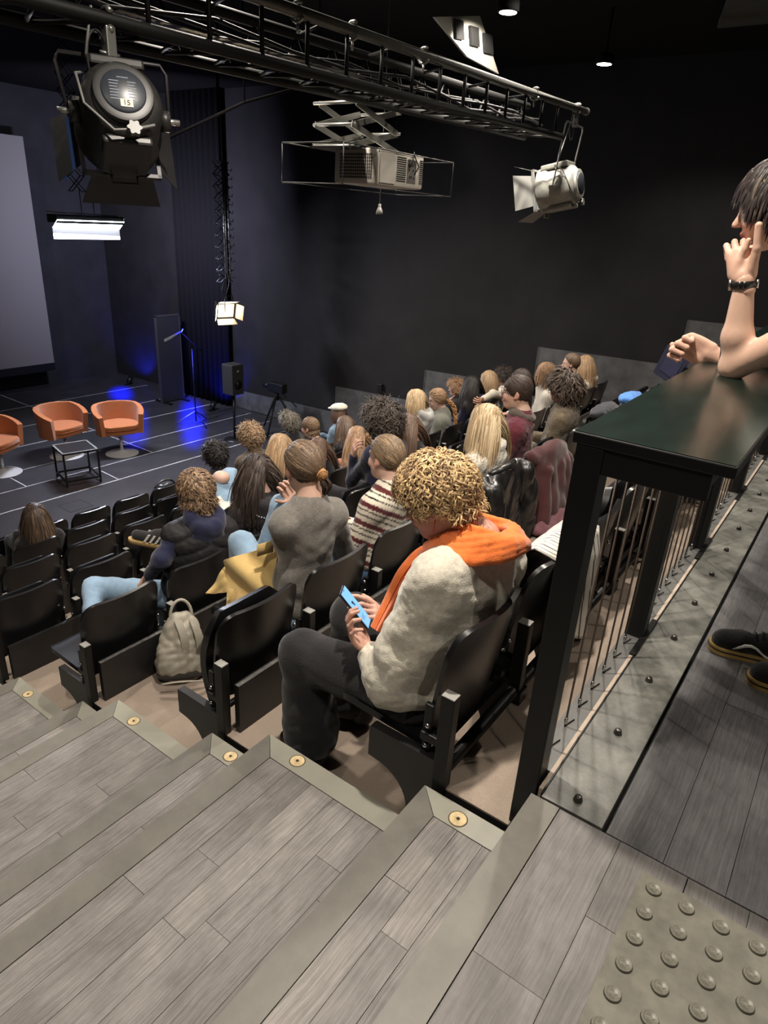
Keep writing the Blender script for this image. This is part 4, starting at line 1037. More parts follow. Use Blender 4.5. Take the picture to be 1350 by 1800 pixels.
# ---- hair -----------------------------------------------------------------
def scalp_pts(n, rng, low=0.0, front=0.0):
    i = np.arange(int(n * 2.2)) + .5; ph = np.arccos(1 - 2 * i / len(i)); th = math.pi * (1 + 5 ** .5) * i
    P = np.stack([np.sin(ph) * np.cos(th), np.sin(ph) * np.sin(th), np.cos(ph)], 1)
    P += rng.normal(size=P.shape) * .02; P /= np.linalg.norm(P, axis=1, keepdims=True)
    q = P * (.0765, .0965, .0905) + (0, -.012, .03)
    zmin = np.interp(q[:, 1], [-.11, -.05, -.015, .015, .045, .07, .09], [-.062 + low, -.055 + low, -.020 + low, .012, .055, .080 + front, .086 + front])
    keep = q[:, 2] > zmin; return q[keep], P[keep]
def hair(c, R, style, length, base, n=420, vol=.012, width=.007, curl=0.0, freq=9, seed=1, jit=.25, part=None, col2=None, f2=.25, steps=9, coll=(), tie=None, grav=1.0, back=0.2, tipcol=None, front=0.0, lowd=0.0, lift=0.0, thick=.35, vary=.28, fringe=None, tail=None, hug=False, capk=.25, swirl=0.0):
    ash = lambda c: None if c is None else np.array(c) * .74 + .26 * float(np.dot(c, (.3, .55, .15)))
    base, col2, tipcol = ash(base), ash(col2), ash(tipcol)
    rng = np.random.default_rng(seed); q, nl = scalp_pts(n, rng, lowd, front); N = len(q)
    hc = c + R @ V3(0, -.012, .03); er = np.array([.0765, .0965, .0905])
    p = c + q @ R.T; g = V3(0, 0, -1); off = rng.uniform(.05, 1, N) ** .7 * vol
    crown = V3(0, -.045, .122)
    outw = q - crown; 
    if part is not None: outw = np.stack([np.sign(q[:, 0] - part) * .10 + q[:, 0] * .3, q[:, 1] * .3 - .012, np.full(N, -.02)], 1)
    outw /= (np.linalg.norm(outw, axis=1, keepdims=True) + 1e-9)
    if swirl: outw = outw + np.cross(nl, outw) * swirl
    d = outw + np.array([0, -back, 0]); d = d @ R.T + g * .35 * grav + rng.normal(size=(N, 3)) * jit + (nl @ R.T) * lift
    d /= np.linalg.norm(d, axis=1, keepdims=True)
    Ln = length * rng.uniform(.72, 1.08, N); M = steps
    if fringe is not None:
        m = q[:, 1] > .035; Ln[m] = fringe * rng.uniform(.8, 1.1, m.sum())
    P = np.zeros((N, M + 1, 3)); NN = np.zeros((N, M + 1, 3)); P[:, 0] = p
    tw = None if tie is None else c + R @ V3(*tie)
    for s in range(M):
        st = (Ln / M)[:, None]
        cur = P[:, s]; 
        if tw is not None:
            to = tw - cur; dist = np.linalg.norm(to, axis=1, keepdims=True); st = np.minimum(dist / (M - s) * 1.12, .06); d = to / (dist + 1e-9)
        else:
            d = d * (1 - .30 * grav) + g * .30 * grav + rng.normal(size=(N, 3)) * jit * .35; d /= np.linalg.norm(d, axis=1, keepdims=True)
        nx = cur + d * st
        ql = (nx - hc) @ R; e = er + off[:, None]; k = np.linalg.norm(ql / e, axis=1); m = (k < 1) | (hug and ql[:, 2] > -.055)
        ql[m] = ql[m] / k[m][:, None]; nx = hc + ql @ R.T
        # keep off the neck and shoulders
        for (a, b, ra) in coll:
            ab = b - a; t = np.clip(((nx - a) @ ab) / (ab @ ab), 0, 1)[:, None]; w = nx - (a + t * ab); dd = np.linalg.norm(w, axis=1, keepdims=True); rr = ra + off[:, None] * .6
            nx = np.where(dd < rr, a + t * ab + w / (dd + 1e-9) * rr, nx)
        P[:, s + 1] = nx
    nn = (P - hc) @ R / er ** 2; nn = nn @ R.T; nn /= (np.linalg.norm(nn, axis=2, keepdims=True) + 1e-9)
    T = np.gradient(P, axis=1); T /= (np.linalg.norm(T, axis=2, keepdims=True) + 1e-9)
    S = np.cross(T, nn); S /= (np.linalg.norm(S, axis=2, keepdims=True) + 1e-9); nn = np.cross(S, T)
    if curl > 0:
        ph = rng.uniform(0, 6.28, N)[:, None]; tt = np.linspace(0, 1, M + 1)[None]; am = curl * np.minimum(1, tt * 2.2); fr = freq * rng.uniform(.75, 1.25, N)[:, None] * (Ln[:, None] / length)
        P = P + S * (am * np.cos(ph + fr * tt))[..., None] + nn * (np.abs(am * np.sin(ph + fr * tt)) + 0)[..., None]
        T = np.gradient(P, axis=1); T /= (np.linalg.norm(T, axis=2, keepdims=True) + 1e-9); S = np.cross(T, nn); S /= (np.linalg.norm(S, axis=2, keepdims=True) + 1e-9)
    tt = np.linspace(0, 1, M + 1); prof = np.where(tt < .15, .75 + tt * 1.6, 1.0) * (1 - .72 * np.clip((tt - .45) / .55, 0, 1) ** 1.5)
    wd = width * rng.uniform(.6, 1.3, N)[:, None] * prof[None]
    A = P + S * wd[..., None]; B = P + nn * (wd * thick * 1.6)[..., None]; C_ = P - S * wd[..., None]; m1 = M + 1
    V = np.stack([A, B, C_], 2).reshape(-1, 3)
    base_i = (np.arange(N) * m1 * 3)[:, None, None] + (np.arange(M) * 3)[None, :, None] + np.arange(2)[None, None, :]
    F = np.stack([base_i, base_i + 1, base_i + 4, base_i + 3], -1).reshape(-1, 4)
    bc = np.array(base); lc = bc[None] * rng.uniform(1 - vary, 1 + vary, N)[:, None]
    if col2 is not None:
        m = rng.random(N) < f2; lc[m] = np.array(col2) * rng.uniform(1 - vary, 1 + vary, m.sum())[:, None]
    cc = np.repeat(lc[:, None], m1, 1)
    if tipcol is not None: k = np.clip((tt - .3) / .7, 0, 1)[None, :, None]; cc = cc * (1 - k) + np.array(tipcol) * k * rng.uniform(.8, 1.2, N)[:, None, None]
    col = np.repeat(cc[:, :, None], 3, 2).reshape(-1, 3)
    # scalp cap under the locks
    nu, nv = 26, 14; th, ph = np.meshgrid(np.linspace(0, 2 * math.pi, nu, endpoint=False), np.linspace(0, math.pi * .74, nv))
    e = er + .003 + vol * capk; cp = np.stack([np.sin(ph) * np.cos(th) * e[0], np.sin(ph) * np.sin(th) * e[1] - .012, np.cos(ph) * e[2] + .03], -1).reshape(-1, 3)
    zmin = np.interp(cp[:, 1], [-.11, -.05, -.015, .015, .045, .07, .09], [-.07 + lowd, -.06 + lowd, -.02 + lowd, .014, .057, .083 + front, .09 + front])
    ok = cp[:, 2] > zmin - .004
    f2_ = [(i * nu + j, i * nu + (j + 1) % nu, (i + 1) * nu + (j + 1) % nu, (i + 1) * nu + j) for i in range(nv - 1) for j in range(nu)]
    f2_ = np.array([f for f in f2_ if ok[list(f)].all()]); 
    o = len(V); V = np.concatenate([V, c + cp @ R.T]); F = np.concatenate([F, f2_ + o]); col = np.concatenate([col, np.tile(bc * .8, (len(cp), 1))])
    return V, F, col
def strands(paths, base, width, seed, vary=.3, thick=.4, taper=True):
    """extra locks along given paths (k, m, 3)"""
    rng = np.random.default_rng(seed); P = np.asarray(paths, float); N, m1 = P.shape[:2]; M = m1 - 1
    T = np.gradient(P, axis=1); T /= (np.linalg.norm(T, axis=2, keepdims=True) + 1e-9)
    ref = rng.normal(size=(N, 1, 3)); S = np.cross(T, np.repeat(ref, m1, 1)); S /= (np.linalg.norm(S, axis=2, keepdims=True) + 1e-9); nn = np.cross(S, T)
    tt = np.linspace(0, 1, m1); prof = (1 - .75 * np.clip((tt - .6) / .4, 0, 1)) if taper else np.ones(m1)
    wd = (width * rng.uniform(.6, 1.3, N)[:, None] * prof[None])[..., None]
    V = np.stack([P + S * wd, P + nn * wd * thick, P - S * wd, P - nn * wd * thick], 2).reshape(-1, 3)
    bi = (np.arange(N) * m1 * 4)[:, None, None] + (np.arange(M) * 4)[None, :, None] + np.arange(4)[None, None, :]
    nx = (np.arange(N) * m1 * 4)[:, None, None] + (np.arange(M) * 4)[None, :, None] + ((np.arange(4) + 1) % 4)[None, None, :]
    F = np.stack([bi, nx, nx + 4, bi + 4], -1).reshape(-1, 4)
    col = np.repeat(np.array(base)[None] * rng.uniform(1 - vary, 1 + vary, N)[:, None], m1 * 4, 0)
    return V, F, col
def join(*parts):
    V, F, C_ = [], [], []; o = 0
    for v, f, c in parts: V.append(v); F.append(f + o); C_.append(c); o += len(v)
    return np.concatenate(V), np.concatenate(F), np.concatenate(C_)
def ponytail(start, pts, n, r, base, width, seed, wave=.0):
    rng = np.random.default_rng(seed); pts = np.array(pts, float); m = 10; t = np.linspace(0, len(pts) - 1, m)
    cen = np.stack([np.interp(t, np.arange(len(pts)), pts[:, d]) for d in range(3)], 1); out = []
    for i in range(n):
        o = rng.normal(size=3); o /= np.linalg.norm(o); o *= r * rng.uniform(.2, 1); k = np.sin(np.linspace(.15, 1, m) * math.pi * .9)[:, None] * .9 + .25
        w = wave * np.sin(np.linspace(0, 8, m) + rng.uniform(0, 6))[:, None] * rng.normal(size=3)
        out.append(cen[:] + o * k + w)
    return strands(np.array(out), base, width, seed + 1)

# ---- seated person ----------------------------------------------------------
SK1 = (.56, .355, .27); SK2 = (.60, .39, .305); SK3 = (.50, .30, .215)
FAB = {}
def fabric(name, rgb, rough=.9, var=.10, bump=.3, bscale=180, sheen=.25, spec=.15, scale=14, coat=0): return mat(name, srgb(*rgb), rough, var=var, scale=scale, bump=bump, bscale=bscale, sheen=sheen, spec=spec, coat=coat)
AIM = np.array((5.2, 9.7))
def seated(label, row, head, top, legs, skin=SK1, yaw=None, nod=.12, tilt=0, dy=0.0, arms='lap', hx=None, pel_dx=0.0, vh=.0140, vt=.018, sleeve=True, hood=False, bulk=0.0, hands=True, seed=1, arm_pts=None, leg_pts=None, wr=.005, topname='sweater', hair_args=None, hair_fn=None, hscale=1.0, hat=None, slim=.93, wfreq=26, shoe=True, collar=None):
    zf = CZ[row + 1]; hpos = ony(head, RY[row] + .21 + dy)
    if yaw is None: a = AIM - hpos[:2]; yaw = math.atan2(a[0], a[1])
    R = rot_head(yaw, nod, tilt); by = yaw * .75; Rb = rot_head(by)
    pel = V3(hpos[0] + pel_dx, RY[row] + .20, zf + .535)
    neck = hpos + R @ V3(0, -.035, -.10) * 1.0 + V3(0, -.02, -.045)
    up = nrm(neck - pel); rt = nrm(Rb[:, 0] - up * np.dot(Rb[:, 0], up)); fw = np.cross(up, rt); RT = np.stack([rt, fw, up], 1)
    sl, sr = neck + RT @ V3(-.156 * slim, .005, -.092), neck + RT @ V3(.156 * slim, .005, -.092)
    hl = np.linalg.norm(neck - pel); chest = pel + up * hl * .64; waist = pel + up * hl * .30
    root = tag(empty('person', (pel[0], pel[1], zf)), label, 'person', None)
    # pose of the arms
    if arm_pts: el, wl_, er_, wr_ = [np.array(q, float) for q in arm_pts]
    elif arms == 'lap':
        el, er_ = sl + RT @ V3(-.05, .05, -.27), sr + RT @ V3(.05, .05, -.27)
        wl_, wr_ = V3(*pel) + Rb @ V3(-.10, .33, .10), V3(*pel) + Rb @ V3(.08, .35, .11)
    elif arms == 'chin':       # left elbow on the knee, hand to the chin
        el, er_ = pel + Rb @ V3(-.16, .40, .18), sr + RT @ V3(.05, .06, -.27)
        wl_, wr_ = hpos + R @ V3(-.03, .10, -.17), pel + Rb @ V3(-.02, .36, .11)
    elif arms == 'chinR':
        er_, el = pel + Rb @ V3(.16, .40, .18), sl + RT @ V3(-.05, .06, -.27)
        wr_, wl_ = hpos + R @ V3(.03, .10, -.17), pel + Rb @ V3(.02, .36, .11)
    # skin body
    v = Vol(); head_vol(v, hpos, R, neck)
    v.ell(chest, (.13, .085, .17), RT, .03).ell(waist, (.125, .09, .14), RT, .04).ell(pel, (.15, .11, .11), RT, .04)
    v.cap(neck, sl, .045, .048, .04).cap(neck, sr, .045, .048, .04)
    for s_, e_, w_ in ((sl, el, wl_), (sr, er_, wr_)): v.cap(s_, e_, .045, .037, .02).cap(e_, w_, .036, .022, .02)
    Vb, Fb = v.mesh(vh); col = head_col(Vb, hpos, R, skin)
    parts = [(Vb, Fb, col)]
    if hands and not (row >= 3 and arms == 'lap' and not arm_pts):
        hv = Vol(); md = nrm((wl_ + wr_) / 2 - pel)
        for e_, w_, sg in ((el, wl_, 1), (er_, wr_, -1)):
            d = nrm(w_ - e_); n = nrm(V3(0, 0, -1) + .3 * (hpos - w_)) if w_[2] < zf + .85 else nrm(hpos + R @ V3(0, .06, -.05) - w_)
            hand_vol(hv, w_, d, n, .55 if w_[2] < zf + .85 else .8, sg)
        Vh, Fh = hv.mesh(.0062); parts.append((Vh, Fh, np.tile(np.array(skin) * (1.02, .95, .93), (len(Vh), 1))))
    V, F, C_ = join(*parts); put('body', V, F, SKIN, root, C_)
    # top
    g = Vol(); b = bulk
    g.ell(chest, (.156 * slim + b, .112 + b, .185), RT, .04).ell(waist, (.150 + b, .115 + b, .16), RT, .05).ell(pel + up * .03, (.165 + b, .125 + b, .10), RT, .05)
    g.cap(neck + up * -.045, sl, .060 + b * .6, .056 + b, .08).cap(neck + up * -.045, sr, .060 + b * .6, .056 + b, .08).cap(neck - up * .05, neck - up * .012, .075 + b * .5, .063 + b * .5, .05)
    if sleeve:
        for s_, e_, w_ in ((sl, el, wl_), (sr, er_, wr_)): g.cap(s_, e_, .054 + b, .048 + b * .8, .07).cap(e_, w_ + (e_ - w_) * .06, .047 + b * .8, .036 + b * .6, .03)
    else:
        for s_, e_ in ((sl, el), (sr, er_)): g.cap(s_, s_ + (e_ - s_) * .6, .062 + b, .060 + b, .03)
    if hood:
        for a0, a1 in zip(np.linspace(-2.5, 2.2, 9), np.linspace(-1.97, 2.73, 9)):
            A = neck + RT @ V3(.085 * math.sin(a0), -.075 * math.cos(a0) - .02, .035 - .045 * math.cos(a0)); B = neck + RT @ V3(.085 * math.sin(a1), -.075 * math.cos(a1) - .02, .035 - .045 * math.cos(a1))
            g.cap(A, B, .034 + .014 * math.cos((a0 + a1) / 2), k=.015)
        g.ell(neck + RT @ V3(0, -.10, -.09), (.10, .035, .09), RT, .03)
    if collar:
        for a in np.linspace(0, 2 * math.pi, 12, endpoint=False):
            A = neck + RT @ V3(.062 * math.sin(a), .062 * math.cos(a), .015); B = neck + RT @ V3(.062 * math.sin(a + .6), .062 * math.cos(a + .6), .015); g.cap(A, B, collar, k=.012)
    Vt, Ft = g.mesh(vt); Vt = wrinkle(Vt, Ft, wr, wfreq, seed)
    if callable(top): put(topname, Vt, Ft, CLOTHV, root, top(Vt, dict(neck=neck, RT=RT, sl=sl, sr=sr, pel=pel)))
    else: put(topname, Vt, Ft, top, root)
    # legs
    l = Vol(); l.ell(pel + V3(0, .02, -.02), (.165, .14, .10), Rb, .04)
    if leg_pts: LP = [[np.array(q, float) for q in z] for z in leg_pts]
    else: LP = [[pel + Rb @ V3(s * .09, .03, -.02), pel + Rb @ V3(s * .13, .43, -.02), V3(pel[0] + s * .12, RY[row] + .64, zf + .09)] for s in (-1, 1)]
    for H_, K_, A_ in LP: l.cap(H_, K_, .088, .064, .03).cap(K_, A_, .062, .048, .02)
    Vl, Fl = l.mesh(.025); Vl = wrinkle(Vl, Fl, .005, 24, seed + 5); put('trousers', Vl, Fl, legs, root)
    if shoe:
        for H_, K_, A_ in LP:
            s2 = Vol(); s2.cap(A_ + V3(0, -.02, -.04), A_ + V3(0, .15, -.05), .042, .036, .02); Vs, Fs = s2.mesh(.022); put('shoe', Vs, Fs, METALB, root)
    ctx = dict(c=hpos, R=R, neck=neck, sl=sl, sr=sr, RT=RT, chest=chest, pel=pel, root=root, up=up)
    ctx['coll'] = [(neck - up * .03, sl, .072 + b), (neck - up * .03, sr, .072 + b), (chest, waist, .125 + b), (hpos + R @ V3(0, -.02, -.05), neck, .058)]
    if hair_args is not None:
        a = dict(hair_args); a['coll'] = ctx['coll']; ex = a.pop('extra', None)
        hh = hair(hpos, R, None, **a)
        if ex: hh = join(hh, ex(ctx))
        put('hair', *hh[:2], HAIRM, root, hh[2])
    return ctx
# ------------------------------------------------------------------ the audience
K = ony
BLK = fabric('black_cotton', (30, 29, 31)); DGREY = fabric('charcoal_cotton', (46, 44, 48)); NAVY = fabric('navy_fleece', (36, 38, 62)); GREYM = fabric('grey_marl_knit', (122, 118, 112), var=.2, scale=60)
JEAN = fabric('light_blue_denim', (138, 164, 188), var=.25, scale=9, bscale=300); JEAND = fabric('mid_blue_denim', (84, 112, 146), var=.2, scale=9)
LGREY = fabric('pale_grey_fleece', (166, 166, 162)); SAGE = fabric('grey_green_knit', (112, 112, 102)); WHITEF = fabric('white_fluffy_knit', (226, 220, 206), var=.15, bump=.8, bscale=90)
MAROON = fabric('maroon_crinkled_shirt', (98, 46, 56), var=.2, scale=20, bump=.5, bscale=60); OLIVE = fabric('olive_brown_fuzzy_knit', (108, 96, 78), var=.3, scale=70, bump=.9, bscale=140)
PINK = fabric('salmon_pink_knit', (196, 138, 120)); BROWN = fabric('brown_jacket', (92, 80, 66)); DENIMJ = fabric('washed_denim_jacket', (112, 134, 152), var=.25); CREAM = fabric('cream_cotton', (214, 206, 190))
PUFF = fabric('black_puffer', (34, 33, 36), rough=.5, sheen=0)
H_BROWN = srgb(104, 82, 60); H_DARK = srgb(58, 46, 40); H_DBLOND = srgb(158, 126, 84); H_BLOND = srgb(214, 186, 136); H_SAND = srgb(158, 122, 80); H_STRAW = srgb(176, 132, 88); H_GREY = srgb(120, 112, 98); H_BLACK = srgb(40, 34, 32)
def LONG(base, L=.38, **k): d = dict(length=L, base=base, n=600, vol=.012, width=.0075, part=.012, jit=.06, steps=7, thick=.2, vary=.3, front=-.004); d.update(k); return d
def SHORT(base, L=.065, **k): d = dict(length=L, base=base, n=900, vol=.014, width=.005, lift=.1, grav=.3, jit=.3, steps=6, vary=.34, curl=.004, freq=5, hug=True, capk=.5, thick=.25); d.update(k); return d
def CURLY(base, L=.11, **k): d = dict(length=L, base=base, n=800, vol=.026, width=.0045, lift=.7, grav=.42, jit=.4, steps=8, curl=.011, freq=12, vary=.42, capk=.4, thick=.3); d.update(k); return d

# --- second row from the railing
def bun(ctx):
    c = ctx['c'] + ctx['R'] @ V3(.035, -.105, -.02); rng = np.random.default_rng(4); out = []
    for i in range(90):
        a = nrm(rng.normal(size=3)); b = nrm(np.cross(a, rng.normal(size=3))); r = rng.uniform(.016, .028); t = np.linspace(0, 5, 10)[:, None]
        out.append(c + (np.cos(t) * a + np.sin(t) * b) * r * (1, .8, 1))
    tl = ponytail(None, [c + V3(0, 0, -.01), c + V3(.01, -.03, -.05), c + V3(.0, -.02, -.09)], 40, .022, H_DARK, .004, 9)
    return join(strands(np.array(out), H_STRAW, .005, 3), tl)
gx = K((535, 820), 1.91)
seated('person in a plain grey knitted sweater with hair pinned up behind, resting chin on hand', 1, (533, 822), GREYM, JEAN, yaw=.34, nod=.14, pel_dx=-.02, seed=3, vh=.0095, vt=.011, wr=.006, slim=.84,
       arm_pts=[K((500, 960), 2.02), K((508, 900), 2.16), K((615, 990), 1.95), K((520, 880), 2.15)],
       leg_pts=[[V3(2.02, 1.93, -.40), K((425, 955), 2.25), K((415, 1075), 2.3)], [V3(2.18, 1.93, -.40), K((497, 890), 2.2), K((462, 975), 2.28)]],
       hair_args=dict(length=.2, base=H_BROWN, n=1500, vol=.010, width=.0034, tie=(.035, -.10, -.02), steps=8, thick=.2, vary=.40, col2=srgb(138, 110, 80), extra=bun))
def stripes(V, cx):
    q = (V - cx['neck']) @ cx['RT']; t = (-q[:, 2] + .35 * np.abs(q[:, 0]) + .10) % .105; col = np.tile(np.array(srgb(222, 212, 194)), (len(V), 1))
    col[(t > .018) & (t < .046)] = srgb(92, 40, 42); col[((t > .058) & (t < .066)) | ((t > .088) & (t < .096))] = srgb(38, 33, 34); return col
def tail1(ctx):
    c = ctx['c'] + ctx['R'] @ V3(.0, -.105, -.03); return ponytail(None, [c, c + V3(.02, -.03, -.05), c + V3(.015, -.03, -.13), c + V3(.0, -.02, -.2)], 90, .026, H_SAND, .004, 5)
seated('person with a low ponytail in a cream knit with maroon and black stripes', 1, (678, 805), stripes, JEAND, yaw=.05, nod=.08, tilt=.05, skin=SK2, seed=5, vh=.0095, vt=.0075, wr=.003, pel_dx=-.06, slim=.86, topname='striped_knit',
       hair_args=dict(length=.2, base=srgb(122, 98, 70), n=1500, vol=.010, width=.0034, tie=(0, -.105, -.03), steps=8, thick=.2, vary=.40, col2=H_DBLOND, extra=tail1))
seated('person with long straight blonde hair in a white fluffy sweater', 1, (853, 742), WHITEF, BLK, yaw=.1, nod=.1, seed=7, vt=.011, wr=.008, wfreq=45, collar=.034, vh=.0095,
       hair_args=LONG(H_BLOND, .27, n=1200, width=.0048, col2=srgb(186, 148, 92), f2=.4, vol=.014))
mctx = seated('person in glasses and a crinkled maroon shirt with dark hair tied back', 1, (908, 690), MAROON, BLK, yaw=-.42, nod=.05, seed=9, vt=.011, wr=.005, wfreq=60, vh=.009, skin=SK2, topname='shirt',
       hair_args=dict(length=.2, base=srgb(66, 52, 44), n=900, vol=.007, width=.006, tie=(0, -.09, -.055), steps=8, thick=.2, vary=.25))
def glasses(ctx, m=METALB):
    R, c = ctx['R'], ctx['c']; b = MB()
    for s in (-1, 1):
        b.tube([c + R @ V3(s * .032 + .022 * math.cos(a), .104 - .012 * abs(math.cos(a)) * (1 if s * math.cos(a) > 0 else 0), .004 + .019 * math.sin(a)) for a in np.linspace(0, 2 * math.pi, 16, endpoint=False)], .0016, 5, closed=True)
        b.tube([c + R @ V3(s * .054, .094, .008), c + R @ V3(s * .079, .05, .008), c + R @ V3(s * .083, -.01, .004)], .0015, 5)
    b.tube([c + R @ V3(-.010, .106, .006), c + R @ V3(.010, .106, .006)], .0015, 5)
    o = b.build('glasses', m); o.data.transform(Matrix.Translation(-Vector(ctx['root'].location))); o.parent = ctx['root']
glasses(mctx)
sc = Vol(); n0, RT0 = mctx['neck'], mctx['RT']
for a in np.linspace(0, 2 * math.pi, 12, endpoint=False):
    P1 = n0 + RT0 @ V3(.075 * math.sin(a), .07 * math.cos(a), .0 + .02 * math.cos(a)); P2 = n0 + RT0 @ V3(.075 * math.sin(a + .53), .07 * math.cos(a + .53), .02 * math.cos(a + .53)); sc.cap(P1, P2, .028, k=.012)
Vs, Fs = sc.mesh(.011); put('scarf', wrinkle(Vs, Fs, .006, 60, 3), Fs, fabric('taupe_scarf', (92, 82, 76)), mctx['root'])
seated('person with thick wavy dark brown hair in a fuzzy olive brown sweater', 1, (990, 681), OLIVE, BLK, yaw=-.35, nod=.02, seed=11, vt=.012, wr=.006, wfreq=70, bulk=.012, skin=SK3,
       hair_args=CURLY(srgb(78, 62, 50), .13, vol=.030, n=1000, width=.006, curl=.010, grav=.7, lift=.5, freq=8))

# --- third row from the railing
vk = onz((166, 992), -.74)
vctx = seated('person with sandy tousled hair in a black quilted vest over a navy hoodie', 2, (345, 868), NAVY, JEAN, yaw=.42, nod=.22, seed=13, hood=True, vh=.0095, vt=.011, wr=.006, topname='hoodie', pel_dx=-.06, shoe=False,
       arm_pts=[K((283, 985), 2.86), K((262, 1012), 3.05), K((395, 960), 2.95), K((350, 985), 3.1)],
       leg_pts=[[V3(2.16, 2.92, -.76), vk + V3(-.18, -.28, .02), K((160, 1075), 3.2)], [V3(2.34, 2.92, -.76), V3(2.52, 3.22, -.52), K((278, 945), 3.52) + V3(.05, -.03, .03)]],
       hair_args=dict(length=.062, base=srgb(152, 118, 80), n=2600, width=.0030, vol=.032, col2=srgb(104, 76, 50), f2=.42, lift=.15, jit=.34, grav=.16, curl=.0065, freq=5, steps=8, vary=.34, back=-.15, hug=True, capk=.55, swirl=.5, thick=.25))
g = Vol(); RTv = vctx['RT']; ck, pl_, nk = vctx['chest'], vctx['pel'], vctx['neck']
g.ell(ck, (.195, .155, .19), RTv, .04).ell(ck - vctx['up'] * .12, (.19, .155, .17), RTv, .05).ell(pl_ + vctx['up'] * .05, (.195, .16, .10), RTv, .05)
for s in ('sl', 'sr'): g.cap(nk - vctx['up'] * .075, vctx[s] + vctx['up'] * .0, .066, .076, .05)
Vg, Fg = g.mesh(.009); q = (Vg - nk) @ RTv; Ng = vnormals(Vg, Fg); Vg = Vg + Ng * (.012 * np.abs(np.sin((q[:, 2] + .5 * np.abs(q[:, 0])) * math.pi / .085)) ** .6)[:, None]; Vg = wrinkle(Vg, Fg, .003, 60, 4)
put('quilted_vest', Vg, Fg, fabric('black_quilted_nylon', (42, 41, 42), rough=.55, sheen=0, bump=.1), vctx['root'])
# the sneaker propped on the seat in front: three pale stripes
shc = K((268, 945), 3.5); sh_root = vctx['root']
d = nrm(K((247, 935), 3.56) - K((300, 945), 3.44)); u_ = nrm(V3(0, 0, 1) - d * d[2]); s_ = np.cross(d, u_)
sv = Vol(); sv.cap(shc - d * .10, shc + d * .10, .040, .034, .02).cap(shc - d * .10 + u_ * .05, shc - d * .02 + u_ * .03, .04, .035, .03)
Vs, Fs = sv.mesh(.009); so = put('sneaker', Vs, Fs, fabric('black_suede', (44, 42, 42)), sh_root)
sv = Vol(); sv.cap(shc - d * .11 - u_ * .04, shc + d * .115 - u_ * .038, .036, .034, .01); Vs, Fs = sv.mesh(.009); k = (Vs - shc) @ u_; Vs = Vs - np.outer(np.clip(k + .03, 0, 1), u_) * .9
put('gum_sole', Vs, Fs, mat('gum_rubber', srgb(176, 146, 92), .6), sh_root)
st_ = MB()
for i in range(3):
    c0 = shc + d * (.035 - .035 * i); st_.obox(c0 - s_ * .038 + u_ * .004, d * .014, s_ * .006, u_ * .056 + d * -.02); st_.obox(c0 + s_ * .038 + u_ * .004, d * .014, s_ * .006, u_ * .056 + d * -.02)
o = st_.build('side_stripes', mat('pale_stripe', (.62, .60, .55), .6)); o.data.transform(Matrix.Translation(-Vector(sh_root.location))); o.parent = sh_root
lv = MB()
for i in range(5): lv.tube([shc - d * (.0 + .02 * i) + u_ * (.040 + .006 * i) - s_ * .025, shc - d * (.01 + .02 * i) + u_ * (.052 + .006 * i), shc - d * (.0 + .02 * i) + u_ * (.040 + .006 * i) + s_ * .025], .0035, 5)
o = lv.build('laces', mat('white_lace', (.7, .69, .65), .7)); o.data.transform(Matrix.Translation(-Vector(sh_root.location))); o.parent = sh_root
hctx = seated('person with long dark brown hair in a charcoal hoodie with a row of pale studs', 2, (452, 832), DGREY, JEAN, yaw=.3, nod=.12, seed=15, hood=True, vt=.012, wr=.006, topname='hoodie',
       leg_pts=[[V3(2.66, 2.92, -.76), K((383, 850), 3.25), K((352, 930), 3.35)], [V3(2.84, 2.92, -.76), K((404, 838), 3.3), K((380, 930), 3.45)]],
       hair_args=LONG(H_DARK, .30, n=1100, width=.005, jit=.12, vol=.020, col2=srgb(84, 66, 54), curl=.005, freq=7))
b = MB()
for i in range(16):
    a = -1.9 + 1.9 * i / 15; p = hctx['neck'] + hctx['RT'] @ V3(.125 * math.sin(a) - .01, -.115 * math.cos(a) - .03, -.02 - .05 * math.cos(a)); b.sphere(p, .0055, 6, 4)
o = b.build('stud_trim', mat('pale_stud', (.7, .7, .68), .35, .3)); o.data.transform(Matrix.Translation(-Vector(hctx['root'].location))); o.parent = hctx['root']
o['kind'] = 'stuff'
kn = MB().sphere(K((389, 842), 3.22) + V3(0, 0, .01), (.055, .06, .045), 12, 8)
o = kn.build('bare_knee', mat('knee_skin', SK2, .5)); o.data.transform(Matrix.Translation(-Vector(hctx['root'].location))); o.parent = hctx['root']
seated('person with a mop of dark curly hair, fist held to the mouth', 2, (672, 740), NAVY, BLK, yaw=.2, nod=.08, seed=17, skin=SK2,
       arm_pts=[K((618, 845), 3.2), K((622, 800), 3.12), K((715, 830), 2.9), K((660, 830), 3.15)],
       hair_args=CURLY(srgb(70, 58, 50), .12, vol=.040, n=1300, width=.0045, curl=.014, freq=15))
seated('person with long straight brown hair next to the curly dark haired one', 2, (716, 752), DGREY, BLK, yaw=.1, nod=.2, seed=19, sleeve=False,
       hair_args=LONG(srgb(112, 86, 66), .36, n=750))
seated('person whose brown hair shows just behind the one in glasses', 2, (915, 668), BLK, BLK, seed=20, vh=.014, hair_args=LONG(H_DARK, .28, n=500))
seated('person in a white top seen in profile beside the fuzzy olive sweater', 2, (958, 656), CREAM, BLK, yaw=-.95, nod=0, seed=21, skin=SK2, vh=.0095, hair_args=LONG(H_STRAW, .22, n=700, part=None, back=.6))
seated('person with a small brown topknot near the side wall', 2, (1003, 640), BLK, BLK, seed=22, vh=.014, hair_args=dict(length=.18, base=srgb(112, 88, 66), n=600, vol=.010, width=.006, tie=(0, -.06, .10), steps=8))
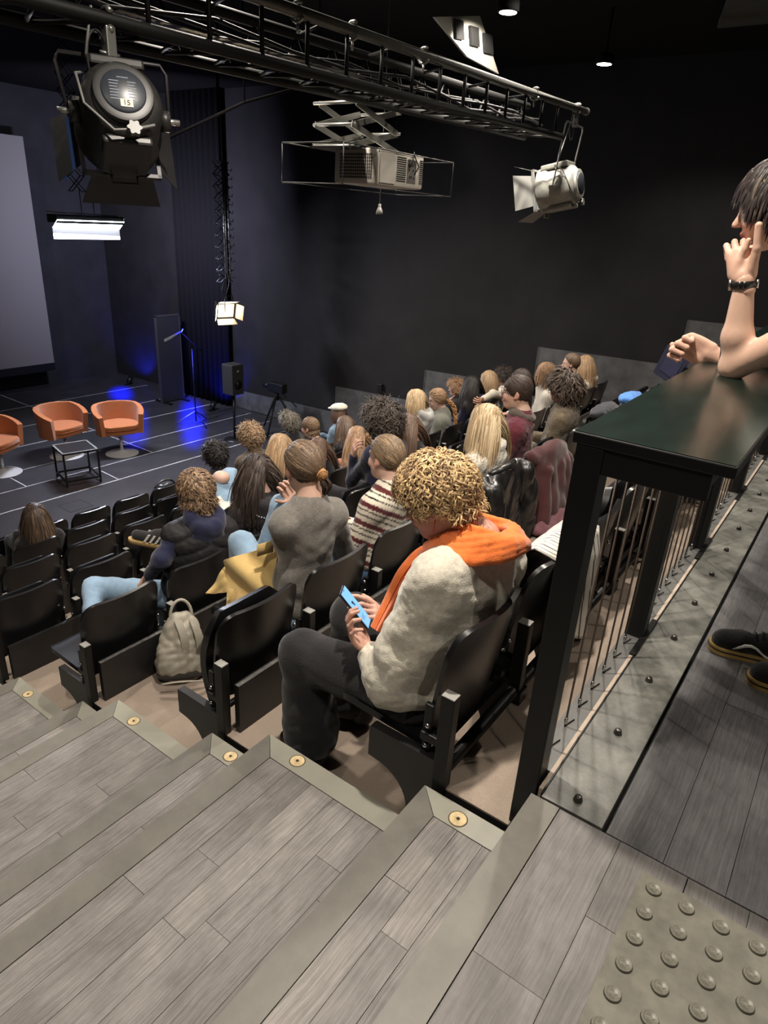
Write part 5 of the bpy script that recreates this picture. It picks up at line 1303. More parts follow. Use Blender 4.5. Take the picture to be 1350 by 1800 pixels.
seated('person with long dark blond hair over a white hood near the side wall', 2, (1027, 641), CREAM, BLK, yaw=-.55, nod=.05, seed=23, hood=True, vh=.014, hair_args=LONG(srgb(166, 128, 80), .30, n=800))

# --- fourth row from the railing
seated('person with long honey blond hair over a dark top, right of the tousled one', 3, (492, 787), BLK, BLK, seed=25, hair_args=LONG(srgb(182, 142, 92), .30, n=750, vol=.014))
seated('person with sleek brown hair in dark clothes behind the pinned-up hair', 3, (560, 792), BLK, JEAN, seed=27, hair_args=LONG(srgb(108, 80, 60), .30, n=750))
seated('person with long strawberry blond hair in a salmon pink knit', 3, (628, 770), PINK, JEAN, yaw=.15, seed=29, hair_args=LONG(H_STRAW, .36, n=750))
seated('person with blond hair in a pale grey hoodie leaning forward', 3, (731, 704), LGREY, BLK, yaw=-.1, nod=.3, seed=31, hood=True, topname='hoodie', vt=.012, bulk=.01, hair_args=LONG(srgb(196, 162, 108), .17, n=750))
def braid(ctx):
    c = ctx['c'] + ctx['R'] @ V3(.04, -.085, -.02); t = np.linspace(0, 1, 40)[:, None]; out = []
    base = c + t * V3(.04, -.16, -.30) + np.sin(t * 3.1) * V3(.05, -.02, .06)
    for k in range(3):
        ph = k * 2 * math.pi / 3
        for j in range(8):
            o = np.random.default_rng(j + k * 9).normal(size=3) * .006
            out.append(base + (np.sin(t * 26 + ph) * V3(.02, .005, 0) + np.sin(2 * (t * 26 + ph)) * V3(0, .012, 0)) * (1 - .45 * t) + o)
    return strands(np.array(out), srgb(166, 124, 78), .008, 5, taper=False)
bctx = seated('person with a thick fair braid and glasses in a grey green sweater', 3, (768, 703), SAGE, BLK, yaw=-.75, nod=.25, seed=33, vt=.012, bulk=.012, skin=SK2, dy=.05, hair_args=dict(length=.2, base=srgb(160, 122, 80), n=750, vol=.014, width=.005, tie=(.04, -.085, -.02), steps=9, curl=.006, freq=9, vary=.35, extra=braid))
glasses(bctx)
seated('person with curly fair hair, hand to the face, left of the long dark hair', 4, (801, 682), BLK, BLK, yaw=-.6, seed=35, arms='chin', skin=SK2, hair_args=CURLY(srgb(170, 126, 80), .09, n=600))
seated('person with long very dark hair in a navy hooded jacket', 3, (828, 678), NAVY, BLK, yaw=.05, seed=37, hood=True, hair_args=LONG(H_BLACK, .34, n=750, vol=.02))
seated('person with light brown hair between the long dark hair and the dark curls', 3, (858, 668), SAGE, BLK, seed=39, vh=.014, hair_args=LONG(H_DBLOND, .2, n=500))
cctx = seated('person with short dark curls in a white shirt, arm along the seat backs', 3, (884, 662), CREAM, BLK, yaw=-.3, seed=41, vh=.011, skin=SK3, arm_pts=[K((866, 692), 3.66), K((848, 702), 3.60), K((905, 712), 3.85), K((888, 715), 4.0)], hair_args=CURLY(H_DARK, .07, n=600, vol=.018))

# --- rows nearer the stage
seated('person with short black wavy hair in dark clothes, lowest on the left of the crowd', 4, (378, 800), DGREY, BLK, seed=43, hair_args=CURLY(H_BLACK, .075, n=750, vol=.02, curl=.007, freq=8))
seated('person with curly sandy hair in a brown jacket', 4, (440, 768), BROWN, BLK, seed=45, hair_args=CURLY(H_SAND, .08, n=800, vol=.02, col2=H_DBLOND))
seated('person with neat short brown hair seen from the left side', 4, (545, 752), BLK, BLK, yaw=-.25, seed=47, skin=SK2, vh=.0095, hair_args=SHORT(srgb(120, 92, 62), .05, n=700, vol=.006, lift=.2, jit=.2))
seated('person with long brown hair in a black puffer jacket', 4, (606, 748), PUFF, BLK, seed=49, bulk=.02, wr=.012, hair_args=LONG(srgb(104, 82, 64), .30, n=700))
seated('person with shaggy grey hair near the video tripod', 5, (508, 742), BLK, BLK, seed=51, hair_args=CURLY(H_GREY, .085, n=700, vol=.02, curl=.006, freq=7))
kctx = seated('person in a cream flat cap and a washed denim jacket', 5, (594, 726), DENIMJ, BLK, yaw=-.1, seed=53, hair_args=LONG(srgb(98, 66, 48), .15, n=500))
cv = Vol(); Rk, ck = kctx['R'], kctx['c']
cv.ell(ck + Rk @ V3(0, -.025, .085), (.112, .125, .055), Rk, .02).ell(ck + Rk @ V3(0, .095, .07), (.065, .06, .010), Rk, .015)
Vc, Fc = cv.mesh(.01); put('flat_cap', wrinkle(Vc, Fc, .003, 50, 2), Fc, fabric('cream_cap_cloth', (226, 220, 204)), kctx['root'])
gctx = seated('person with long brown hair in black sitting alone at the far left', 5, (62, 908), BLK, BLK, yaw=.25, nod=.05, seed=55, hair_args=LONG(srgb(74, 58, 46), .34, n=1100, part=None, back=.5, width=.006, vol=.02, col2=srgb(120, 92, 64), f2=.2, tipcol=srgb(126, 98, 70), curl=.004))
# ------------------------------------------------------------------ the person with the phone in the back row
def child(root, name, mb, m, par=None, sm=None):
    o = mb.build(name, m); o.data.transform(Matrix.Translation(-Vector(root.location)))
    if sm: autosmooth(o, sm)
    o.parent = par or root; return o
zf = CZ[1]; hp = K((768, 880), .94); Rw = rot_head(-.28, .42, -.03)
pel = V3(1.62, .88, zf + .52); nk = K((842, 955), .80); rt = V3(.985, -.12, 0); up = nrm(nk - pel); rt = nrm(rt - up * (rt @ up)); fw = np.cross(up, rt); RTw = np.stack([rt, fw, up], 1)
sl, sr = nk + RTw @ V3(-.165, 0, -.09), nk + RTw @ V3(.165, 0, -.09)
pb, ptp = K((649, 1098), 1.10), K((600, 1037), 1.19)
pu = nrm(ptp - pb); pcn = (pb + ptp) / 2; pn = (hp + V3(0, .05, -.05)) - pcn; pn = nrm(pn - pu * (pn @ pu)); pr_ = np.cross(pu, pn)
wl = K((646, 1140), 1.075); el = K((690, 1200), .93); wr = K((682, 1092), 1.10); er = K((860, 1120), .98)
wroot = tag(empty('person', (pel[0], pel[1], zf)), 'person with curly golden hair and an orange scarf looking at a phone', 'person')
v = Vol(); head_vol(v, hp, Rw, nk + up * .02)
v.ell(pel + up * .33, (.13, .085, .17), RTw, .03).ell(pel + up * .14, (.125, .09, .14), RTw, .04).ell(pel, (.15, .11, .11), RTw, .04)
v.cap(nk, sl, .045, .048, .04).cap(nk, sr, .045, .048, .04)
for s_, e_, w_ in ((sl, el, wl), (sr, er, wr)): v.cap(s_, e_, .045, .037, .02).cap(e_, w_, .036, .025, .02)
Vb, Fb = v.mesh(.0068); SKW = (.57, .31, .235); colb = head_col(Vb, hp, Rw, SKW, brow=(.3, .2, .1), flush=.15)
hv = Vol()
hand_vol(hv, wl, nrm(pu * .9 - pr_ * .25), pn, curls=[.55, .6, .65, .7], thumb_side=1, thumb_curl=.25, scale=.98)
hand_vol(hv, wr, nrm((pcn + pr_ * .03 + pn * .02) - wr), nrm(-pn + .2 * pu), curls=[.25, .55, .7, .8], thumb_side=-1, thumb_curl=.3, scale=.95)
Vh, Fh = hv.mesh(.0034)
V, F, C_ = join((Vb, Fb, colb), (Vh, Fh, np.tile(np.array((.58, .34, .26)), (len(Vh), 1)))); put('body', V, F, SKIN, wroot, C_)
hh = hair(hp, Rw, None, length=.060, base=srgb(216, 174, 100), n=3400, vol=.040, width=.0024, lift=.1, grav=.20, jit=.22, steps=10, curl=.0080, freq=8, vary=.36, col2=srgb(142, 106, 62), f2=.38, back=-.1, seed=8, thick=.35, lowd=.050, front=-.016, hug=True, capk=.6, swirl=.7)
put('hair', hh[0], hh[1], HAIRM, wroot, hh[2])
# sweater: wide, soft, batwing sleeves
g = Vol(); ch = pel + up * .33
g.ell(ch, (.180, .140, .20), RTw, .05).ell(pel + up * .17, (.185, .150, .17), RTw, .06).ell(pel + up * .03, (.195, .155, .085), RTw, .05)
g.cap(nk - up * .04, sl, .068, .075, .05).cap(nk - up * .04, sr, .068, .075, .05)
g.cap(sl, el, .078, .082, .05).cap(el, wl + (el - wl) * .30, .076, .052, .03).cap(ch - rt * .1, el + up * .08, .09, .06, .08)
g.cap(sr, er, .078, .070, .05).cap(er, wr + (er - wr) * .12, .066, .045, .03)
g.ell(K((672, 1180), .97), (.045, .05, .055), None, .04)
Vg, Fg = g.mesh(.0085); Vg = wrinkle(Vg, Fg, .009, 16, 12); Vg = wrinkle(Vg, Fg, .003, 60, 13)
put('sweater', Vg, Fg, fabric('pale_boucle_knit', (206, 200, 184), var=.16, scale=70, bump=.22, bscale=240), wroot)
# trousers and boots
l = Vol(); l.ell(pel + V3(0, .02, -.03), (.18, .15, .10), None, .04)
kl, kr = V3(1.50, 1.345, -.075), V3(1.80, 1.36, -.06)
l.cap(pel + V3(-.09, .03, -.02), kl, .098, .082, .04).cap(kl, V3(1.50, 1.30, -.40), .080, .105, .03)
l.cap(pel + V3(.09, .03, -.02), kr, .098, .080, .04).cap(kr, V3(1.78, 1.34, -.42), .078, .10, .03)
Vl, Fl = l.mesh(.011); Vl = wrinkle(Vl, Fl, .009, 17, 15); put('wide_trousers', Vl, Fl, fabric('black_heavy_cotton', (33, 32, 34), var=.12, rough=.85), wroot)
for kx in (1.50, 1.78):
    s2 = Vol(); s2.cap(V3(kx, 1.27, -.50), V3(kx, 1.42, -.505), .040, .036, .02).cap(V3(kx, 1.28, -.42), V3(kx, 1.27, -.49), .05, .045, .02); Vs, Fs = s2.mesh(.012); put('boot', Vs, Fs, METALB, wroot)
# scarf: coils round the neck, one end hanging to the lap
ORG = mat('orange_scarf_cloth', srgb(244, 126, 58), .85, var=.12, scale=25, bump=.35, bscale=320, sheen=.4, spec=.15)
s = Vol(); rng = np.random.default_rng(3)
for i, (rx, ry, zz, tl, rr) in enumerate([(.080, .092, .022, .08, .013), (.094, .106, .012, .12, .015), (.108, .118, .000, .16, .015), (.120, .130, -.016, .20, .016), (.130, .140, -.034, .24, .015), (.138, .148, -.052, .27, .015), (.144, .154, -.070, .31, .013), (.088, .104, .036, .05, .012)]):
    m = 22
    for a in range(m):
        a0, a1 = 2 * math.pi * a / m, 2 * math.pi * (a + 1) / m
        f = lambda t: nk + RTw @ V3(rx * math.sin(t), ry * math.cos(t) * .98 + .012, zz + .025 + tl * .30 * (-math.cos(t)) + .008 * math.sin(3 * t + i))
        s.cap(f(a0), f(a1), rr * (1 + .12 * math.sin(2 * a0 + i)), rr * (1 + .12 * math.sin(2 * a1 + i)), .0035)
Vs, Fs = s.mesh(.0046); Vs = wrinkle(Vs, Fs, .004, 34, 21); so = put('scarf', Vs, Fs, ORG, wroot)
ctr = [K((798, 975), .93), K((748, 985), .97), K((715, 1015), .985), K((690, 1060), 1.01), K((664, 1108), 1.03)]
tt = np.linspace(0, 4, 26); cen = np.stack([np.interp(tt, range(5), [c[d] for c in ctr]) for d in range(3)], 1)
for _ in range(3): cen[1:-1] = (cen[:-2] + cen[2:] + 2 * cen[1:-1]) / 4
tv = np.gradient(cen, axis=0); tv /= np.linalg.norm(tv, axis=1, keepdims=True); cam_n = np.tile(nrm(CAM - cen.mean(0)), (26, 1)); sd = np.cross(tv, cam_n); sd /= np.linalg.norm(sd, axis=1, keepdims=True)
wv = np.linspace(-1, 1, 11); wdt = np.interp(tt, [0, 1, 2, 3, 4], [.058, .046, .034, .026, .022])
G = cen[:, None] + sd[:, None] * (wv[None, :, None] * wdt[:, None, None]) + cam_n[:, None] * (.010 * np.cos(wv * 9)[None, :, None] + .012 * (1 - wv[None, :, None] ** 2))
child(wroot, 'scarf_end', MB().grid(G, .012), ORG, so, 70)
# phone in the hand: a thing of its own
ph = thing('phone', 'phone with a bright blue screen held by the person in the orange scarf', 'phone', pcn)
Rp = Matrix([[pr_[0], pu[0], pn[0], 0], [pr_[1], pu[1], pn[1], 0], [pr_[2], pu[2], pn[2], 0], [0, 0, 0, 1]])
def pch(name, mb, m, par=ph): o = mb.build(name, m); o.data.transform(Rp); o.parent = par; return o
PL = .078
pch('phone_body', MB().box((-.0365, -PL, -.004), (.0365, PL, .004), .0022), mat('phone_shell', (.02, .022, .026), .25))
sco = pch('screen', MB().box((-.0335, -PL + .004, .0040), (.0335, PL - .004, .0046)), mat('lit_phone_screen', (.1, .2, .4), .2, emit=(.20, .50, .95), estr=.95))
ic = MB()
for i, (x, y, w_, h_) in enumerate([(-.012, .018, .016, .008), (-.006, .008, .010, .010), (-.02, -.035, .03, .0014), (-.02, -.041, .024, .0014), (-.02, -.047, .028, .0014), (-.004, .069, .008, .003)]): ic.box((x, y, .0046), (x + w_, y + h_, .0049))
pch('screen_marks', ic, mat('screen_dark_mark', (.02, .05, .12), .3), sco)
# earring, bracelets
ear = hp + Rw @ V3(-.083, -.002, -.045)
child(wroot, 'earring', MB().tube([ear + V3(0, 0, .016), ear + V3(-.004, 0, 0), ear + V3(-.004, 0, -.012)], .0014, 5).sphere(ear + V3(-.004, 0, -.018), (.004, .004, .006), 8, 6), mat('red_bead', (.30, .03, .02), .3))
fd = nrm(wl - el); a_ = nrm(np.cross(fd, V3(0, 0, 1))); b_ = np.cross(fd, a_)
for i, (o_, rr, mm) in enumerate([(-.012, .0022, SILVER), (-.026, .0016, mat('gold_chain', (.6, .42, .15), .3, .9)), (-.040, .0035, METALB)]):
    child(wroot, 'bracelet', MB().tube([wl + fd * o_ + (a_ * math.cos(t) + b_ * math.sin(t)) * .031 for t in np.linspace(0, 6.283, 20, endpoint=False)], rr, 5, closed=True), mm)

# ------------------------------------------------------------------ the person leaning on the bar top
eL = V3(2.385, .335, 1.013); wL = onx((1309, 492), 2.37); hL = onx((1306, 448), 2.38)
sh = V3(2.30, .075, 1.22); eR = V3(2.72, .20, 1.018); wR = onx((1252, 624), 2.62); fR = onx((1210, 612), 2.60); shR = V3(2.63, .02, 1.23)
hS = onx((1362, 362), 2.46); Rs = rot_head(-.12, .30, -.05); nkS = hS + Rs @ V3(0, -.06, -.13) + V3(0, -.06, -.02)
SKS = (.60, .385, .285)
sroot = tag(empty('person', (2.42, -.02, 0)), 'person leaning on the bar top with chin in hand, wearing a watch', 'person')
pS = V3(2.48, -.34, .86); upS = nrm(nkS - pS); rS = V3(1, 0, 0); rS = nrm(rS - upS * (rS @ upS)); RTs = np.stack([rS, np.cross(upS, rS), upS], 1); chS = pS + (nkS - pS) * .68
v = Vol(); head_vol(v, hS, Rs, nkS)
v.ell(chS, (.15, .10, .19), RTs, .03).ell(pS + (nkS - pS) * .3, (.14, .1, .16), RTs, .04).ell(pS, (.16, .12, .11), None, .04)
v.cap(nkS, sh, .05, .052, .04).cap(nkS, shR, .05, .052, .04)
v.cap(sh, eL, .054, .043, .03).chain([eL, eL + (wL - eL) * .35, wL], [.036, .044, .0275], .02).ell(eL + V3(.0, .012, -.006), (.026, .024, .024), None, .02)
v.cap(shR, eR, .05, .040, .02).chain([eR, eR + (wR - eR) * .4, wR], [.038, .042, .027], .02)
for hx_, kk, ft in ((-.09, V3(2.34, -.22, .46), V3(2.33, -.20, .09)), (.09, V3(2.56, -.14, .46), V3(2.50, -.05, .09))):
    v.cap(pS + V3(hx_, 0, -.03), kk, .08, .055, .03).cap(kk, ft, .05, .036, .02)
Vb, Fb = v.mesh(.0098); cb = head_col(Vb, hS, Rs, SKS)
# chin hand: loose fist, thumb straight up along the cheek
hv = Vol(); d = nrm(hL - wL); side = nrm(np.cross(d, V3(-1, -.3, .1)))
back = nrm(CAM - hL)            # back of the hand is turned to the viewer
th_t = onx((1334, 396), 2.345)
d_h = nrm(onx((1300, 432), 2.385) - wL)
hand_vol(hv, wL, d_h, -back, curls=[1.15, 1.2, 1.2, 1.15], thumb_side=1, thumb_curl=.05, scale=1.04, thumb_dir=nrm(onx((1330, 430), 2.36) - (wL + d_h * .02)))
v2 = nrm(th_t - onx((1330, 440), 2.355)); hv.cap(onx((1322, 470), 2.365), onx((1331, 436), 2.352), .0150, .0125, .012).cap(onx((1331, 436), 2.352), th_t, .0125, .0108, .004)
# resting fist: palm towards the viewer, fingers folded
dF = nrm(fR - wR); hand_vol(hv, wR, nrm(dF + V3(0, 0, .10)), nrm(V3(-.85, -.25, -.25)), curls=[1.55, 1.6, 1.6, 1.55], thumb_side=-1, thumb_curl=.5, scale=1.22, spread=.1, thumb_dir=nrm(dF + V3(-.25, 0, .45)))
Vh, Fh = hv.mesh(.0036); V, F, C_ = join((Vb, Fb, cb), (Vh, Fh, np.tile(np.array((.61, .38, .285)), (len(Vh), 1)))); put('body', V, F, SKIN, sroot, C_)
nl = MB().obox(th_t + back * .0095 - v2 * .006, np.cross(v2, back) * .010, v2 * .014, back * .002); child(sroot, 'thumbnail', nl, mat('nail', (.62, .40, .31), .3))
hh = hair(hS, Rs, None, length=.085, fringe=.062, base=srgb(46, 36, 34), n=1700, vol=.016, width=.0036, jit=.12, steps=10, vary=.35, grav=.8, front=-.006, back=-.7, col2=srgb(92, 78, 62), f2=.14)
put('hair', hh[0], hh[1], HAIRM, sroot, hh[2])
g = Vol(); g.ell(chS, (.185, .135, .21), RTs, .05).ell(pS + (nkS - pS) * .3, (.175, .135, .2), RTs, .06).ell(pS + V3(0, 0, .04), (.18, .14, .1), None, .05)
g.cap(nkS - upS * .05, sh, .062, .068, .05).cap(nkS - upS * .05, shR, .062, .068, .05).cap(sh, sh + (eL - sh) * .42, .068, .070, .03).cap(shR, shR + (eR - shR) * .5, .068, .070, .03)
Vg, Fg = g.mesh(.011); put('t_shirt', wrinkle(Vg, Fg, .006, 20, 31), Fg, fabric('white_cotton', (226, 222, 212)), sroot)
l = Vol(); l.ell(pS + V3(0, .0, -.05), (.185, .15, .11), None, .04)
for hx_, kk, ft in ((-.09, V3(2.34, -.22, .46), V3(2.33, -.20, .13)), (.09, V3(2.56, -.14, .46), V3(2.50, -.05, .13))): l.cap(pS + V3(hx_, 0, -.05), kk, .10, .078, .04).cap(kk, ft, .076, .066, .02)
Vl, Fl = l.mesh(.014); put('jeans', wrinkle(Vl, Fl, .006, 22, 33), Fl, fabric('black_denim', (34, 34, 40)), sroot)
def sneaker(toe, heel, par):
    d = nrm(heel - toe) * -1; L_ = np.linalg.norm(toe - heel); s_ = nrm(np.cross(d, V3(0, 0, 1))); t = Vol(); z = V3(0, 0, 1)
    t.cap(heel + d * .045 + z * .052, toe - d * .05 + z * .042, .040, .038, .02).cap(heel + d * .04 + z * .095, heel + d * .10 + z * .07, .038, .036, .03).cap(toe - d * .10 + z * .05, toe - d * .045 + z * .038, .044, .036, .02)
    Vs, Fs = t.mesh(.008); o = put('sneaker', Vs, Fs, fabric('black_canvas', (26, 25, 26)), par)
    pr = [(.0, .0)]; outl = []
    for a in np.linspace(-math.pi / 2, math.pi / 2, 12): outl.append(toe - d * .052 + d * .052 * math.cos(a) + s_ * .050 * math.sin(a))
    for a in np.linspace(math.pi / 2, 1.5 * math.pi, 10): outl.append(heel + d * .04 + d * .04 * math.cos(a) + s_ * .040 * math.sin(a))
    b = MB().prism([(q[0], q[1]) for q in outl], .002, .030); so = child(par, 'sole', b, mat('gum_sole_tan', srgb(168, 140, 80), .55), o)
    cen = sum(outl) / len(outl); b2 = MB().tube([cen + (q - cen) * 1.005 + z * .019 for q in outl], .0025, 5, closed=True); child(par, 'sole_line', b2, MATS['black_cotton'], o)
    wvs = MB(); pts = [toe - d * (.085 + .02 * i) + s_ * -.0 for i in range(9)]
    for sg in (-1, 1):
        P = [toe - d * (.075 + .018 * i) + s_ * sg * (.0435 - .0006 * i) + z * (.048 + .018 * math.sin(i * .75 - .6)) for i in range(9)]
        wvs.tube(P, [.003, .006, .007, .006, .005, .005, .006, .005, .003], 6)
    child(par, 'side_stripe', wvs, mat('white_side_stripe', (.68, .66, .60), .6), o)
    lc = MB()
    for i in range(4): c0 = toe - d * (.095 + .022 * i) + z * (.082 + .008 * i); lc.tube([c0 - s_ * .024 - z * .008, c0 + z * .004, c0 + s_ * .024 - z * .008], .003, 5)
    child(par, 'laces', lc, MATS['black_cotton'], o)
sneaker(onz((1243, 1135), .0) , onz((1243, 1135), .0) + V3(.06, -.275, 0), sroot)
sneaker(onz((1309, 1192), .0), onz((1309, 1192), .0) + V3(.02, -.285, 0), sroot)
# watch
fd = nrm(wL - eL); a_ = nrm(np.cross(fd, V3(0, 1, 0))); b_ = np.cross(fd, a_); cw = wL - fd * .012
def ring(c, r0, r1, wd, n=26): # flat strap
    b = MB(); Pm = np.array([[c + fd * t + (a_ * math.cos(q) * r0 + b_ * math.sin(q) * r1) for q in np.linspace(0, 2 * math.pi, n)] for t in np.linspace(-wd / 2, wd / 2, 3)]); return b.grid(Pm, .003)
wt = tag(empty('wristwatch', cw), 'silver wristwatch on a black leather strap worn by the leaning person', 'watch')
o = ring(cw, .0335, .0335, .020).build('strap', mat('black_leather_strap', (.012, .011, .010), .3)); o.data.transform(Matrix.Translation(-Vector(cw))); o.parent = wt
fdir = nrm(onx((1285, 500), 2.37) - cw); fdir = nrm(fdir - fd * (fdir @ fd)); cc = cw + fdir * .037
o = MB().tube([cc - fdir * .004, cc + fdir * .004], .018, 24).build('case', SILVER); o.data.transform(Matrix.Translation(-Vector(cw))); o.parent = wt
o = MB().tube([cc + fdir * .004, cc + fdir * .0048], .015, 24).build('dial', mat('dark_dial', (.02, .02, .022), .2)); o.data.transform(Matrix.Translation(-Vector(cw))); o.parent = wt
o = MB().tube([cw - fdir * .036 - fd * .012, cw - fdir * .036 + fd * .012], .004, 8).build('buckle', SILVER); o.data.transform(Matrix.Translation(-Vector(cw))); o.parent = wt
fd2 = nrm(wR - eR); a2 = nrm(np.cross(fd2, V3(0, 0, 1))); b2 = np.cross(fd2, a2)
child(sroot, 'hair_tie', MB().tube([wR - fd2 * .02 + (a2 * math.cos(t) + b2 * math.sin(t)) * .0315 for t in np.linspace(0, 6.283, 22, endpoint=False)], .0028, 5, closed=True), METALB)

# ------------------------------------------------------------------ bags and clothes left about
def blob(name, label, cat, vol, h, m, wr=.006, fr=30, seed=1, base=None):
    V, F = vol.mesh(h); V = wrinkle(V, F, wr, fr, seed); lo = V.min(0); c = V.mean(0); c[2] = lo[2]
    t = thing(name, label, cat, c); return t, V, F, m
# grey backpack on the floor in front of the second row
b0 = onz((322, 1192), CZ[2]); bt = K((318, 1078), b0[1] + .10)
upb = nrm(bt - b0); hb = np.linalg.norm(bt - b0); xb = nrm(V3(.9, -.42, 0)); xb = nrm(xb - upb * (xb @ upb)); yb = np.cross(upb, xb); RB = np.stack([xb, yb, upb], 1)
bp = thing('backpack', 'grey backpack standing on the carpet between the two near rows', 'backpack', b0)
GB = mat('grey_coated_canvas', srgb(148, 142, 128), .5, var=.12, scale=16, bump=.1, bscale=120)
v = Vol(); v.ell(b0 + upb * hb * .35, (.135, .075, hb * .36), RB, .05).ell(b0 + upb * hb * .70, (.095, .06, hb * .32), RB, .05).ell(b0 + upb * .07, (.135, .08, .075), RB, .05)
V, F = v.mesh(.0085); put('bag_body', wrinkle(wrinkle(V, F, .010, 20, 41), F, .006, 45, 42), F, GB, bp)
v = Vol(); v.ell(b0 + upb * .035, (.137, .088, .045), RB, .03); V, F = v.mesh(.010); put('dark_base', V, F, fabric('dark_bag_base', (52, 47, 43)), bp)
child(bp, 'top_handle', MB().tube([b0 + RB @ V3(.055 * math.cos(a), 0, hb * .96 + .085 * math.sin(a)) for a in np.linspace(-.15, math.pi + .15, 16)], .009, 8), GB)
for sx in (-.03, .045):
    cvs = np.array([b0 + RB @ V3(sx + .03 * math.sin(t * 2.2), -.062 - .028 * math.sin(t * 3.1), hb * (.93 - .62 * t)) for t in np.linspace(0, 1, 12)])
    Gs = cvs[:, None] + xb[None, None] * np.linspace(-.019, .019, 4)[None, :, None]; child(bp, 'shoulder_strap', MB().grid(Gs, .008), GB, None, 60)
child(bp, 'loose_strap', MB().grid(np.array([[b0 + RB @ V3(-.13 + .30 * t, -.11 - .05 * math.sin(t * 3.1) + w_, .012 + .01 * math.sin(t * 5)) for w_ in (-.012, .012)] for t in np.linspace(0, 1, 12)]), .005), GB)
child(bp, 'zip', MB().tube([b0 + RB @ V3(.085, -.055, hb * .72), b0 + RB @ V3(.10, -.055, hb * .55)], .005, 6), MATS['dark_bag_base'])
# cloths: a sheet through surveyed corner points, with folds
def cloth(name, label, cat, corners, m, nu=22, nv=18, amp=.018, fr=14, seed=1, thick=.010, sag=0.0, parent=None):
    A, B, C2, D2 = [np.array(q, float) for q in corners]; rng = np.random.default_rng(seed)
    u = np.linspace(0, 1, nu)[None, :, None]; w_ = np.linspace(0, 1, nv)[:, None, None]
    P = (A * (1 - u) + B * u) * (1 - w_) + (D2 * (1 - u) + C2 * u) * w_
    n = nrm(np.cross(B - A, D2 - A)); 
    f = sum(np.sin(fr * (u * rng.uniform(.3, 1.2) + w_ * rng.uniform(-.9, .9)) + rng.uniform(0, 6)) for _ in range(4)) / 4
    P = P + n * f * amp * 2; P[..., 2] += -sag * (np.sin(math.pi * u[..., 0]) * w_[..., 0])
    c = P.reshape(-1, 3).mean(0); c[2] = P[..., 2].min(); t = thing(name, label, cat, c) if parent is None else parent
    o = MB().grid(P, thick).build('cloth_panel', m); o.data.transform(Matrix.Translation(-Vector(t.location))); autosmooth(o, 70); o.parent = t; return t
TAN = fabric('tan_cotton_drill', (198, 170, 112), var=.08, bump=.2)
tj = cloth('tan_jacket', 'tan cotton jacket over the lap of the person in the grey sweater', 'jacket', [K((396, 985), 2.22), K((486, 955), 2.02), K((484, 1052), 1.93), K((398, 1092), 2.12)], TAN, amp=.022, fr=15, seed=3)
cloth('x', '', '', [K((400, 990), 2.23), K((455, 985), 2.10), K((410, 1040), 2.16), K((364, 1044), 2.26)], TAN, amp=.016, fr=11, seed=5, parent=tj)
child(tj, 'pocket_flap', MB().grid(np.array([[K((452 + 28 * u, 958 + 20 * v_ - 8 * u), 2.045 - .03 * u - .02) for u in np.linspace(0, 1, 4)] for v_ in np.linspace(0, 1, 3)]), .006), TAN)
child(tj, 'cuff', MB().grid(np.array([[K((403 + 12 * u + 3 * v_, 1035 + 50 * v_), 2.12) for u in (0, .5, 1)] for v_ in (0, .5, 1)]), .012), TAN)
# black leather jacket over a seat of the second row
LEA = mat('black_leather', (.012, .0115, .0112), .32, var=.25, scale=18, bump=.25, bscale=38, spec=.6)
sx4 = SX(4) + .02
v = Vol(); top_ = lambda x, y, z: V3(x, y, z)
yb_ = RY[1] - .085; z0 = CZ[1] + .53
v.cap(V3(sx4 - .22, yb_ + .03, z0 - .04), V3(sx4 + .24, yb_ + .03, z0 - .03), .05, .05, .03)
v.ell(V3(sx4, yb_ - .01, z0 - .20), (.25, .055, .24), None, .04).ell(V3(sx4 + .03, yb_ - .02, z0 - .40), (.24, .06, .16), None, .05)
v.chain([V3(sx4 - .22, yb_ - .03, z0 - .06), V3(sx4 - .20, yb_ - .07, z0 - .26), V3(sx4 - .10, yb_ - .08, z0 - .52)], [.06, .062, .05], .025)
v.chain([V3(sx4 + .25, yb_ - .02, z0 - .05), V3(sx4 + .30, yb_ - .06, z0 - .26), V3(sx4 + .30, yb_ - .06, z0 - .50)], [.06, .060, .05], .025)
V, F = v.mesh(.010); c = V3(sx4, yb_, CZ[1]); t = thing('leather_jacket', 'black leather jacket hung over the seat of the person with blonde hair', 'jacket', c)
V = wrinkle(V, F, .014, 26, 51, (0.5, 0, 0)); put('jacket_shell', V, F, LEA, t)
child(t, 'collar', MB().tube([V3(sx4 - .16, yb_ + .02, z0 + .02), V3(sx4, yb_ - .02, z0 + .035), V3(sx4 + .16, yb_ + .02, z0 + .02)], [.02, .028, .02], 8), LEA)
# maroon coat over the next seats, reaching the floor
MC = fabric('maroon_wool', (74, 42, 43), var=.12, bump=.3)
sx5 = SX(5) + .16
v = Vol(); v.cap(V3(sx5 - .20, yb_ + .02, z0 - .02), V3(sx5 + .30, yb_ + .02, z0 - .06), .05, .05, .03)
v.ell(V3(sx5 + .05, yb_ - .03, z0 - .22), (.28, .06, .26), None, .05).ell(V3(sx5 + .10, yb_ - .06, z0 - .45), (.33, .085, .22), None, .06)
for i in range(5): v.cap(V3(sx5 - .12 + .10 * i, yb_ - .07, z0 - .12), V3(sx5 - .20 + .15 * i, yb_ - .13, CZ[1] + .05), .030, .040, .05)
V, F = v.mesh(.012); t = thing('maroon_coat', 'dark maroon coat spilling from a seat back down to the carpet', 'coat', V3(sx5, yb_, CZ[1])); put('coat_cloth', wrinkle(V, F, .018, 15, 54), F, MC, t)
